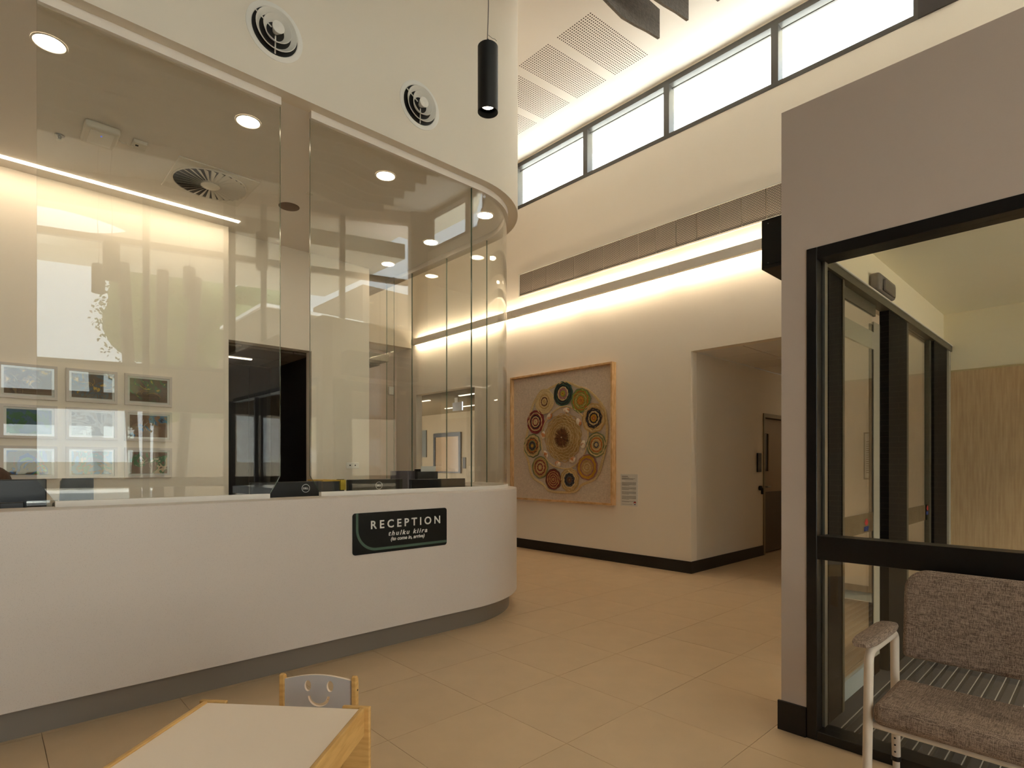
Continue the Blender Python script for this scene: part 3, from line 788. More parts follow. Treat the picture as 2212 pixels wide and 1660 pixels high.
for i in range(6):
    MB().box(6.425, 6.4395, yy - 0.596, yy, 0.1, 2.215).build('oak_panel', OAK, ab); yy -= 0.6
MB().box(6.424, 6.4399, -2.3, 1.04, 2.2155, 2.23).build('cap_strip', mat('strip_paint', (196, 176, 128), 0.6), ab)
# fixed glazing of the airlock
wf = thing('window_8', 'black framed glazed screen between the foyer and the entry airlock', None, (3.04, 0.2, 0), kind='structure')
MB().box(3.035, 3.165, 1.021, 1.070, 0.0, 2.463).build('jamb', BLACK, wf, bev=0.003)
MB().box(3.035, 3.165, -2.2, 1.021, 2.405, 2.463).build('head', BLACK, wf, bev=0.003)
MB().box(3.035, 3.165, -2.2, 1.021, 0.0, 0.047).build('sill', BLACK, wf, bev=0.003)
MB().box(3.035, 3.145, -2.2, 1.021, 0.905, 1.022).build('mid_rail', BLACK, wf, bev=0.003)
MB().box(3.095, 3.101, -2.2, 1.015, 1.022, 2.405).build('pane', GLASS, wf)
MB().box(3.095, 3.101, -2.2, 1.015, 0.047, 0.905).build('pane', GLASS, wf)
MB().box(3.11, 3.150, 1.008, 1.020, 0.047, 2.405).build('steel_bead', STEEL, wf)
MB().box(3.035, 3.09, -1.2, -1.15, 0.047, 2.405).build('mullion', BLACK, wf)
# matting
mt = MB().box(3.04, 6.44, -2.3, 1.10, -0.005, 0.004).build('entry_mat', CARPET); tag(mt, 'charcoal ribbed entry matting on the airlock floor', 'mat')
mt.location.z = 0.0
yy = 0.98
k = 0
stripe = MB().box(3.17, 6.42, -0.0022, 0.0022, 0.0042, 0.0075).build('mat_stripe', STRIPE, mt)
groove = MB().box(3.17, 6.42, -0.008, 0.008, 0.0041, 0.0055).build('mat_groove', BLACKM, mt)
ps = [0.98 - 0.062 * i for i in range(50)]
stripe.location.y = ps[0]; groove.location.y = ps[0] - 0.013
for q in ps[1:]:
    o = stripe.copy(); C.objects.link(o); o.location.y = q
    o = groove.copy(); C.objects.link(o); o.location.y = q - 0.013
# sliding doors
sd = thing('sliding_door', 'automatic glazed sliding door with black stiles inside the airlock', 'sliding door', (4.8, 1.06, 0))
TRK = mat('track_bronze', (92, 86, 68), 0.4, metal=0.3)
MB().box(3.17, 6.43, 1.02, 1.084, 2.40, 2.455).build('track_cover', TRK, sd)
MB().box(3.17, 6.43, 1.012, 1.0195, 2.445, 2.452).build('track_trim', OFFW, sd)
STB = mat('stile_black', (10, 9, 8), 0.6, spec=0.12)
MB().box(3.25, 3.46, 1.035, 1.084, 0.01, 2.399).build('stile', STB, sd)
MB().box(3.46, 3.49, 1.03, 1.084, 0.01, 2.399).build('silver_stile', TRK, sd)
MB().box(4.14, 4.20, 1.075, 1.084, 0.01, 2.28).build('stile', STB, sd)
MB().box(4.20, 4.33, 1.070, 1.084, 0.01, 2.30).build('silver_stile', mat('pale_stile', (176, 170, 152), 0.4, metal=0.2), sd)
MB().box(3.49, 4.20, 1.070, 1.084, 2.12, 2.23).build('top_rail', MATS['pale_stile'], sd)
MB().box(3.49, 4.33, 1.070, 1.084, 0.01, 0.13).build('bottom_rail', mat('silver_rail', (178, 186, 184), 0.4, metal=0.3), sd)
MB().box(3.49, 4.20, 1.060, 1.075, 2.33, 2.399).build('top_rail', TRK, sd)
MB().box(4.38, 4.85, 1.03, 1.084, 0.01, 2.399).build('stile', STB, sd)
MB().box(4.85, 4.90, 1.03, 1.084, 0.01, 2.399).build('silver_stile', TRK, sd)
MB().box(5.68, 5.74, 1.05, 1.084, 0.01, 2.399).build('silver_stile', TRK, sd)
MB().box(5.74, 6.25, 1.03, 1.084, 0.01, 2.399).build('stile', STB, sd)
MB().box(6.34, 6.425, 1.03, 1.084, 0.01, 2.399).build('silver_stile', MATS['pale_stile'], sd)
MB().box(3.49, 4.14, 1.064, 1.070, 0.13, 2.33).build('pane', GLASS, sd)
MB().box(4.90, 5.68, 1.064, 1.070, 0.02, 2.399).build('pane', GLASS, sd)
FB = glass('frost_band_film', (0.62, 0.62, 0.56), 0.05)
MB().box(3.49, 4.14, 1.0600, 1.0610, 0.955, 1.075).build('frosted_band', FB, sd)
MB().box(4.90, 5.76, 1.0600, 1.0610, 0.925, 1.05).build('frosted_band', FB, sd)
def lotus(m, x, y, z, s):
    for k in range(-2, 3):
        a = k * 0.5
        pts = []
        for i in range(9):
            t_ = i / 8 * 2 * PI
            px = 0.16 * math.cos(t_); pz = 0.5 + 0.5 * math.sin(t_)
            pts.append((x + s * (px * math.cos(a) + pz * math.sin(a)), z + s * (-px * math.sin(a) + pz * math.cos(a))))
        m.add([(a_, y - 0.00005 * k, b_) for a_, b_ in pts[:-1]], [tuple(range(8))])
    return m
for lx in (4.00, 4.99, 5.66):
    lotus(MB(), lx, 1.0590, 1.00, 0.045).build('flower_emblem', REDINK, sd)
    text_mesh('lettering', 'NSW', 0.04, BLUEINK, sd, (lx - 0.045, 1.0590, 0.965), RX, UZ, offset=0.001, fit=0.09)
# sensor
t = thing('motion_sensor', 'grey motion sensor box on the wall above the sliding door', 'sensor', (4.3, 1.07, 2.53))
SENS = mat('sensor_grey', (128, 120, 112), 0.4)
MB().box(4.14, 4.52, 1.02, 1.0849, 2.485, 2.60).build('sensor_housing', SENS, t, bev=0.02, seg=3)
MB().box(4.20, 4.46, 1.008, 1.0215, 2.490, 2.565).build('sensor_lens', mat('sensor_lens', (100, 92, 86), 0.25), t, bev=0.008)
# notice on the wall beyond the door
t = thing('framed_notice', 'silver framed printed notice seen through the sliding door', 'notice', (W, 1.62, 1.45))
MB().box(6.49, 6.509, 1.50, 1.745, 1.225, 1.70).build('frame', STEEL, t, bev=0.003)
MB().box(6.486, 6.4899, 1.515, 1.73, 1.24, 1.685).build('notice_sheet', PAPER, t)
tl = MB()
for i, wd in enumerate([.17, .15, .16, .10, .13, .16, .06, .15, .14, .08, .16, .15, .16, .12, .15]):
    tl.box(6.4845, 6.4858, 1.72 - wd, 1.72, 1.60 - 0.022 * i, 1.606 - 0.022 * i)
tl.build('print_lines', INK, t)
# black box projecting beside the airlock
bb = thing('projecting_box', 'black projecting box fixed high beside the airlock wall corner', 'sign box', (3.6, 1.30, 2.64))
MB().box(3.28, 4.3, 1.1945, 1.40, 2.50, 2.785).build('housing', BLACKM, bb, bev=0.004)
MB().box(3.276, 3.2805, 1.22, 1.385, 2.52, 2.765).build('end_cap', BLACK, bb)
for yb_ in (1.25, 1.36):
    for zb_ in (2.53, 2.755): MB().cyl((3.2765, yb_, zb_), (3.274, yb_, zb_), 0.003, 8).build('screw', STEEL, bb)

# ------------------------------------------------------------------ woven artwork
ar = thing('woven_wall_artwork', 'timber box frame holding woven fibre circles and shells on linen', 'artwork', (W, 5.8, 1.8))
AY0, AY1, AZ0, AZ1 = 4.812, 6.905, 0.80, 2.815
AX = W - 0.095
for nm, b in (('frame_side', (AY0, AY0 + 0.028, AZ0, AZ1)), ('frame_side', (AY1 - 0.028, AY1, AZ0, AZ1)), ('frame_side', (AY0 + 0.028, AY1 - 0.028, AZ0, AZ0 + 0.028)), ('frame_side', (AY0 + 0.028, AY1 - 0.028, AZ1 - 0.028, AZ1))):
    MB().box(AX, W - 0.001, b[0], b[1], b[2], b[3]).build(nm, FRAMEW, ar, bev=0.002)
MB().box(W - 0.03, W - 0.002, AY0 + 0.028, AY1 - 0.028, AZ0 + 0.028, AZ1 - 0.028).build('linen_backing', LINEN, ar)
def fibre(n_, c): return mat('fibre_' + n_, c, 0.9, var=0.18, vscale=60, bump=0.5, bscale=300)
FB_ = {'c': fibre('cream', (214, 186, 134)), 't': fibre('tan', (196, 158, 98)), 'g': fibre('teal', (56, 88, 72)), 'k': fibre('charcoal', (54, 46, 50)),
       'l': fibre('lime', (148, 156, 62)), 'o': fibre('orange', (196, 112, 52)), 'r': fibre('crimson', (138, 52, 52)), 'y': fibre('mustard', (200, 150, 50)),
       'm': fibre('mauve', (164, 112, 104)), 'b': fibre('brown', (116, 78, 54)), 'e': fibre('olive', (128, 132, 86)), 's': fibre('slate', (84, 88, 90))}
XF = W - 0.048
def ring(cy, cz, r, w_, col, waves, amp, parent, seed=0, xo=0.0, nseg=72):
    rnd = random.Random(seed); ph = rnd.random() * 6; pts = []
    for i in range(nseg):
        a = 2 * PI * i / nseg
        rr_ = r * (1 + amp * math.sin(waves * a + ph) + 0.015 * math.sin(3 * a + ph * 2))
        pts.append((XF + xo + 0.003 * math.sin(waves * a + ph + 1), cy + rr_ * math.cos(a), cz + rr_ * math.sin(a)))
    return MB().tube(pts, w_, 6, closed=True).build('fibre_ring', FB_[col], parent, smooth=True)
discs = [(6.159, 2.363, 0.196, 'cccctcbct', 0.01), (5.769, 2.454, 0.184, 'gkgkcmmly', 0.015), (5.418, 2.321, 0.182, 'eloltloyo', 0.035), (5.171, 2.047, 0.212, 'tctkkckyo', 0.035),
         (5.126, 1.657, 0.178, 'ecetoctsc', 0.02), (5.298, 1.333, 0.188, 'myymttctc', 0.02), (5.637, 1.141, 0.178, 'tctcsksbb', 0.04), (5.967, 1.142, 0.162, 'brtrtrtrt', 0.025),
         (6.251, 1.329, 0.173, 'ettrtcrtc', 0.02), (6.426, 1.674, 0.186, 'ectboeksy', 0.035), (6.353, 2.055, 0.184, 'rrcrkcrcc', 0.02)]
for i, (cy, cz, r, cols, amp) in enumerate(discs):
    bd = MB()
    bd.lathe([(0.0005, 0.004), (r * 0.93, 0.004), (r * 0.95, 0.0)], Matrix.Translation((XF + 0.006, cy, cz)) @ Matrix.Rotation(-PI / 2, 4, 'Y'), 36, close=False)
    dd = bd.build('woven_disc', FB_[cols[1]], ar)
    nr = len(cols)
    for j, c in enumerate(cols):
        rr = r * (1 - j / nr) * 0.97
        ring(cy, cz, max(rr, 0.012), r / nr * 0.50, c, 8 + (i * 3 + j) % 4, amp * (0.85 + 0.9 * (j % 2)), dd, i * 20 + j)
# centre piece
cyc, czc = 5.765, 1.785
cd = MB().lathe([(0.0005, 0.004), (0.33, 0.004), (0.34, 0.0)], Matrix.Translation((XF + 0.008, cyc, czc)) @ Matrix.Rotation(-PI / 2, 4, 'Y'), 48, close=False).build('woven_centre', FB_['t'], ar)
for j in range(16):
    rr = 0.365 - 0.0165 * j
    ring(cyc, czc, rr, 0.0065, 'tctcctct'[j % 8], 18 if j % 2 else 16, 0.024, cd, 300 + j, xo=-0.004 - 0.0012 * j, nseg=150)
tuft = MB()
for k in range(260):
    a = random.random() * 2 * PI; L_ = 0.13 + random.random() * 0.045; b = random.random() * 0.02
    p0 = (XF - 0.035, cyc + 0.006 * math.cos(a), czc + 0.006 * math.sin(a))
    p1 = (XF - 0.03 - b, cyc + L_ * 0.6 * math.cos(a + .05), czc + L_ * 0.6 * math.sin(a + .05)); p2 = (XF - 0.022 - b * .5, cyc + L_ * math.cos(a), czc + L_ * math.sin(a))
    tuft.tube([p0, p1, p2], [0.003, 0.0035, 0.001], 4)
tf = tuft.build('feather_tuft', mat('brown_feather', (120, 76, 42), 0.8, var=0.55, vscale=35), ar)
MB().lathe([(0.0005, 0.03), (0.008, 0.02), (0.012, 0.0)], Matrix.Translation((XF - 0.03, cyc, czc)) @ Matrix.Rotation(-PI / 2, 4, 'Y'), 12, close=False).build('shell_tip', mat('shell_white', (224, 206, 180), 0.4), tf, smooth=True)
SHELL = two_tone('striped_shell', (188, 116, 60), (234, 220, 196), 14, (1, 1, 1), 0.35, lo=0.42, hi=0.52)
for j, (sy, sz) in enumerate([(5.686, 2.195), (5.446, 2.005), (5.362, 1.67), (5.57, 1.442), (5.865, 1.383), (6.123, 1.537), (6.176, 1.837), (6.039, 2.121)]):
    a = math.atan2(sz - czc, sy - cyc) + PI / 2
    m = MB(); vs = []; NN, MM = 14, 8
    for i in range(MM + 1):
        t_ = i / MM * PI
        for k in range(NN):
            q = 2 * PI * k / NN
            lx = 0.062 * math.cos(t_); ly = 0.043 * math.sin(t_) * math.cos(q); lz = 0.026 * math.sin(t_) * math.sin(q)
            vs.append((XF - 0.012 - lz, sy + lx * math.cos(a) - ly * math.sin(a), sz + lx * math.sin(a) + ly * math.cos(a)))
    fs = [(i * NN + k, i * NN + (k + 1) % NN, (i + 1) * NN + (k + 1) % NN, (i + 1) * NN + k) for i in range(MM) for k in range(NN)]
    m.add(vs, fs).build('shell', SHELL, ar, smooth=True)
def loop(pts, r, name):
    P_ = [Vector((XF + 0.004, a, b)) for a, b in pts]; n_ = len(P_); out = []
    for i in range(n_):
        p0, p1, p2, p3 = P_[i - 1], P_[i], P_[(i + 1) % n_], P_[(i + 2) % n_]
        for k in range(6):
            t_ = k / 6
            out.append(0.5 * ((2 * p1) + (-p0 + p2) * t_ + (2 * p0 - 5 * p1 + 4 * p2 - p3) * t_ ** 2 + (-p0 + 3 * p1 - 3 * p2 + p3) * t_ ** 3))
    MB().tube(out, r, 8, closed=True).build(name, FB_['c'], ar, smooth=True)
loop([(5.765, 2.26), (5.418, 2.119), (5.279, 1.811), (5.362, 1.512), (5.57, 1.339), (5.745, 1.309), (6.008, 1.368), (6.187, 1.553), (6.23, 1.832), (6.092, 2.101)], 0.012, 'inner_cord')
OUT = [(6.092, 2.552), (5.745, 2.63), (5.474, 2.536), (5.252, 2.449), (5.003, 2.203), (4.937, 1.976), (4.94, 1.728), (5.003, 1.453), (5.126, 1.186), (5.399, 1.066), (5.551, 0.96), (6.029, 0.95), (6.176, 1.045), (6.437, 1.179), (6.526, 1.415), (6.617, 1.623), (6.538, 1.938), (6.481, 2.188), (6.349, 2.429)]
loop(OUT, 0.0135, 'outer_cord'); loop([(5.78 + (a - 5.78) * 0.975, 1.8 + (b - 1.8) * 0.98) for a, b in OUT], 0.008, 'outer_cord')
# placard
t = thing('artwork_placard', 'small white printed information placard right of the woven artwork', 'placard', (W, 4.59, 1.02))
MB().box(W - 0.006, W - 0.0005, 4.45, 4.733, 0.80, 1.24).build('placard_sheet', PAPER, t)
pt = MB()
rows = [(1.205, .10, .007), (1.188, .12, .004), (1.176, .22, .004), (1.166, .19, .004)]
z = 1.125
for blk in (5, 4, 4, 5, 2):
    for q in range(blk): rows.append((z, 0.235 if q < blk - 1 else 0.12, 0.0035)); z -= 0.0105
    z -= 0.018
rows.append((0.822, 0.17, 0.003))
for (zz, wd, hh) in rows: pt.box(W - 0.0072, W - 0.0061, 4.71 - wd, 4.71, zz, zz + hh)
pt.build('print_lines', mat('grey_ink', (96, 90, 84), 0.8), t)
m = MB()
for k in range(-2, 3):
    a = k * 0.5
    m.add([(W - 0.0075, 4.495 - 0.016 * math.sin(a) * 1 + 0.006 * math.cos(q), 0.842 + 0.016 * math.cos(a) + 0.009 * math.sin(q)) for q in [i * PI / 4 for i in range(8)]], [tuple(range(8))])
m.build('flower_emblem', REDINK, t)
m = MB().box(W - 0.0075, W - 0.0061, 4.482, 4.508, 0.822, 0.832).build('emblem_text', BLUEINK, t)

# ------------------------------------------------------------------ framed pictures on the reception wall
def art_mat(name, base, blobs, scale, seed):
    m = bpy.data.materials.new(name); m.use_nodes = True
    n = m.node_tree; L = n.links; p = n.nodes['Principled BSDF']; p.inputs['Roughness'].default_value = 0.5
    tc = n.nodes.new('ShaderNodeTexCoord'); mp = n.nodes.new('ShaderNodeMapping'); mp.inputs['Location'].default_value = (seed * 1.7, 0, seed * 2.3)
    L.new(tc.outputs['Object'], mp.inputs[0])
    t = n.nodes.new('ShaderNodeTexNoise'); t.inputs['Scale'].default_value = scale; t.inputs['Detail'].default_value = 3; t.inputs['Distortion'].default_value = 1.8
    L.new(mp.outputs[0], t.inputs['Vector'])
    r = n.nodes.new('ShaderNodeValToRGB'); r.color_ramp.interpolation = 'CONSTANT'
    els = [base] + blobs
    cr = r.color_ramp
    cr.elements[0].position = 0; cr.elements[0].color = (*hexc(*els[0]), 1)
    cr.elements[1].position = 0.50; cr.elements[1].color = (*hexc(*els[1]), 1)
    for i, c in enumerate(els[2:]):
        e = cr.elements.new(0.50 + 0.07 * (i + 1)); e.color = (*hexc(*c), 1)
    L.new(t.outputs['Fac'], r.inputs[0]); L.new(r.outputs[0], p.inputs['Base Color'])
    return m
ART = [('brown_hill', (112, 84, 56), [(92, 68, 46), (140, 110, 74), (196, 160, 60)], 7, 1, 'brown hill painting with dots and yellow corners'),
       ('blue_dot', (96, 78, 58), [(78, 96, 108), (110, 84, 52), (190, 150, 50)], 9, 2, 'brown and blue painting with orange dots'),
       ('branch', (104, 76, 46), [(88, 66, 42), (74, 104, 52), (204, 164, 62)], 9, 3, 'brown painting of branching yellow stems'),
       ('green_hill', (48, 92, 116), [(30, 96, 52), (60, 130, 76), (216, 214, 200)], 4, 4, 'blue and green hill painting'),
       ('pale', (150, 146, 136), [(190, 188, 180), (168, 160, 146), (210, 208, 202)], 5, 5, 'pale washed grey painting'),
       ('river', (122, 88, 58), [(140, 104, 70), (52, 104, 140), (36, 38, 52)], 4, 6, 'brown painting with a blue river and green band'),
       ('fish', (108, 92, 70), [(52, 88, 148), (92, 140, 84), (196, 60, 42)], 5, 7, 'brown painting with blue and green ovals'),
       ('blue_bird', (74, 128, 168), [(136, 112, 84), (72, 124, 96), (196, 150, 70)], 6, 8, 'blue bordered painting with green leaves'),
       ('leaf', (124, 92, 66), [(60, 112, 58), (216, 194, 160), (92, 66, 46)], 7, 9, 'brown painting with green leaves and cream lines')]
PFR = mat('white_picture_frame', (216, 206, 196), 0.5); MOUNT = mat('picture_mount', (236, 230, 226), 0.8)
colx = [(0.106, 0.483), (0.542, 0.922), (0.980, 1.370)]; rowz = [(1.942, 2.240), (1.601, 1.890), (1.248, 1.536)]
k = 0
pos = ['top left', 'top middle', 'top right', 'middle left', 'centre', 'middle right', 'bottom left', 'bottom middle', 'bottom right']
for r_i, (z0, z1) in enumerate(rowz):
    for c_i, (x0, x1) in enumerate(colx):
        nm, base, bl, sc_, sd_, desc = ART[k]
        if c_i == 0 and r_i == 0: x0 = 0.09
        t = thing('framed_picture', '%s, white frame, %s of nine' % (desc, pos[k]), 'picture', ((x0 + x1) / 2, PW, z0), group='framed pictures on the reception wall')
        b = 0.022; y0, y1 = PW - 0.028, PW - 0.001
        f = MB().box(x0, x1, y0, y1, z0, z0 + b).box(x0, x1, y0, y1, z1 - b, z1).box(x0, x0 + b, y0, y1, z0 + b, z1 - b).box(x1 - b, x1, y0, y1, z0 + b, z1 - b)
        f.build('frame', PFR, t)
        MB().box(x0 + b, x1 - b, y0 + 0.012, y1, z0 + b, z1 - b).build('mount', MOUNT, t)
        mm = 0.018
        pn = MB().box(x0 + b + mm, x1 - b - mm, y0 + 0.010, y0 + 0.0119, z0 + b + mm, z1 - b - mm).build('painting', art_mat('painting_' + nm, base, bl, sc_, sd_), t)
        MB().box(x0 + b, x1 - b, y0 + 0.004, y0 + 0.006, z0 + b, z1 - b).build('pane', GLASS, t)
        # hand drawn strokes
        rnd = random.Random(k + 50); st = MB(); cxp, czp = (x0 + x1) / 2, (z0 + z1) / 2
        for q in range(5):
            x_, z_ = cxp + rnd.uniform(-.1, .1), czp + rnd.uniform(-.07, 0.02); a = rnd.uniform(0.6, 2.4); pts = []
            for s_ in range(7):
                pts.append((x_, y0 + 0.0095, z_)); a += rnd.uniform(-.5, .5); x_ += 0.014 * math.cos(a); z_ += 0.012 * math.sin(a)
                x_ = min(max(x_, x0 + b + mm + .004), x1 - b - mm - .004); z_ = min(max(z_, z0 + b + mm + .004), z1 - b - mm - .004)
            st.tube(pts, 0.0014, 4)
        cols = [(214, 190, 150), (210, 160, 60), (200, 150, 60), (30, 84, 50), (200, 200, 196), (220, 220, 210), (190, 60, 44), (80, 140, 110), (224, 206, 176)]
        st.build('brush_strokes', mat('stroke_%s' % nm, cols[k], 0.7), pn)
        k += 1

# ------------------------------------------------------------------ reception equipment
SCRB = mat('monitor_black', (22, 23, 26), 0.38)
def logo_ring(par, x, y, z, r):
    m = MB()
    n_ = 28
    for i in range(n_):
        a, b = 2 * PI * i / n_, 2 * PI * (i + 1) / n_
        m.quad((x + r * math.cos(a), y, z + r * math.sin(a)), (x + r * math.cos(b), y, z + r * math.sin(b)), (x + .86 * r * math.cos(b), y, z + .86 * r * math.sin(b)), (x + .86 * r * math.cos(a), y, z + .86 * r * math.sin(a)))
    lo = m.build('logo', LOGO, par)
    text_mesh('lettering', 'DELL', r * 0.62, LOGO, par, (x, y, z - r * 0.22), RX, UZ, offset=0.001, align='CENTER', fit=r * 1.3)
def monitor(x0, x1, y, zt, h, lbl, logo_x=None, plain=False):
    t = thing('computer_monitor', lbl, 'monitor', ((x0 + x1) / 2, y, 0.73), group='monitors along the reception desk')
    MB().box(x0, x1, y, y + 0.035, zt - h, zt).build('screen_back', SCRB, t, bev=0.006)
    MB().box(x0 + 0.008, x1 - 0.008, y + 0.0352, y + 0.037, zt - h + 0.012, zt - 0.008).build('screen', mat('screen_dark', (30, 34, 40), 0.2), t)
    cx = (x0 + x1) / 2
    MB().box(cx - 0.035, cx + 0.035, y - 0.05, y - 0.0005, 0.742, zt - h * 0.45).build('stand_neck', BLACKM, t, bev=0.004)
    MB().box(cx - 0.12, cx + 0.12, y - 0.09, y + 0.10, 0.7305, 0.742).build('stand_base', BLACKM, t, bev=0.003)
    if logo_x is not None: logo_ring(t, logo_x, y - 0.0008, zt - 0.055, 0.034)
    return t
monitor(-0.35, 0.275, 4.30, 1.292, 0.36, 'large black monitor at the far left behind the counter gap')
monitor(1.47, 2.03, 4.45, 1.240, 0.34, 'black monitor with ring logo in the gap between glass panes', 1.895)
monitor(2.26, 2.80, 4.45, 1.246, 0.34, 'black monitor with ring logo behind the glass above the sign', 2.555)
monitor(2.93, 3.58, 4.52, 1.236, 0.34, 'dark widescreen monitor at the right end of the desk')
t = thing('office_printer', 'black desktop printer with tilted screen behind the left glass', 'printer', (0.43, 4.45, 0.73))
MB().prism([(0.33, 4.40), (0.62, 4.40), (0.62, 4.75), (0.33, 4.75)], 0.7305, 1.13).build('printer_body', SCRB, t, bev=0.01)
MB().add([(0.345, 4.44, 1.14), (0.515, 4.44, 1.14), (0.515, 4.44, 1.29), (0.36, 4.44, 1.29), (0.35, 4.44, 1.27), (0.345, 4.47, 1.14), (0.515, 4.47, 1.14), (0.515, 4.49, 1.29), (0.36, 4.49, 1.29), (0.35, 4.485, 1.27)],
         [(0, 1, 2, 3, 4), (9, 8, 7, 6, 5), (0, 5, 6, 1), (1, 6, 7, 2), (2, 7, 8, 3), (3, 8, 9, 4), (4, 9, 5, 0)]).build('tilt_screen', BLACK, t)
MB().box(0.33, 0.62, 4.40, 4.43, 1.13, 1.14).build('front_lip', BLACKM, t)
o = MB().box(0.175, 0.31, 4.065, 4.08, 0.7305, 1.178).build('acrylic_holder', glass('grey_acrylic', (0.75, 0.78, 0.76), 0.08)); tag(o, 'clear acrylic leaflet holder on the counter in the left gap', 'holder')
o = MB().box(0.065, 0.165, 4.07, 4.11, 1.05, 1.172).box(0.105, 0.125, 4.08, 4.10, 0.7305, 1.05).build('card_terminal', BLACK, bev=0.004); tag(o, 'small black payment terminal in the left counter gap', 'terminal')
t = thing('storage_box', 'dark desk organiser with yellow folder on top behind the glass', 'organiser', (2.15, 4.5, 0.73))
MB().box(2.062, 2.21, 4.50, 4.80, 0.7305, 1.235).build('organiser_body', mat('organiser_grey', (48, 50, 50), 0.5), t, bev=0.004)
MB().box(2.06, 2.212, 4.50, 4.80, 1.2355, 1.246).build('folder', mat('yellow_folder', (196, 156, 44), 0.6), t)
o = MB().box(2.214, 2.262, 4.49, 4.52, 1.16, 1.246).build('sticky_notes', mat('yellow_notes', (206, 176, 60), 0.8)); tag(o, 'yellow note pad propped beside the dark organiser', 'note pad')
o.location.z = 0
MB().box(2.21, 2.262, 4.521, 4.56, 0.7305, 1.25).build('pen_stand', BLACKM, t)
GP = mat('grey_purple_cloth', (84, 78, 84), 0.8, var=0.1, vscale=80)
for x0, x1, y, l in [(3.37, 3.80, 5.60, 'left grey desk partition panel behind the monitors'), (3.205, 3.52, 5.05, 'right grey desk partition panel behind the monitors')]:
    pass
t = thing('desk_partition', 'grey cloth screen panel standing on the side desk', 'desk screen', (3.5, 5.5, 0.73))
MB().box(3.22, 3.52, 5.34, 5.37, 0.7305, 1.305).build('cloth_panel', GP, t, bev=0.004)
MB().box(3.525, 3.80, 5.30, 5.33, 0.7305, 1.295).build('cloth_panel', mat('dark_cloth', (62, 60, 58), 0.8), t, bev=0.004)
o = MB().box(3.60, 3.80, 5.345, 5.35, 1.24, 1.355).build('paper_sheet', PAPER); tag(o, 'white paper sheet standing above the grey desk screen', 'paper')
t = thing('desk_phone', 'black desk phone with cord on the side desk', 'phone', (3.82, 5.6, 0.73))
MB().box(3.72, 3.84, 5.60, 5.75, 0.7305, 0.80).build('phone_base', BLACK, t, bev=0.01)
MB().box(3.74, 3.82, 5.66, 5.70, 0.80, 1.32).build('headset_stand', BLACKM, t, bev=0.01)
MB().tube([(3.80, 5.62, 1.30), (3.83, 5.60, 1.20), (3.85, 5.58, 1.0), (3.84, 5.62, 0.80)], 0.004, 6).build('phone_cord', OFFW, t, smooth=True)
t = thing('power_outlet', 'white double power outlet low on the wall right of the doorway', 'power outlet', (3.38, 6.55, 1.36))
MB().box(3.30, 3.47, 6.54, 6.5495, 1.325, 1.40).build('outlet_plate', WHITE, t, bev=0.003)
for q in (3.35, 3.42): MB().box(q - 0.008, q + 0.008, 6.5385, 6.54, 1.355, 1.372).build('socket_slot', INK, t)
o = MB().box(6.30, 6.42, 10.55, 10.5995, 2.86, 3.03).build('alarm_detector', WHITE, bev=0.01); tag(o, 'small white detector on the far recessed wall', 'detector')

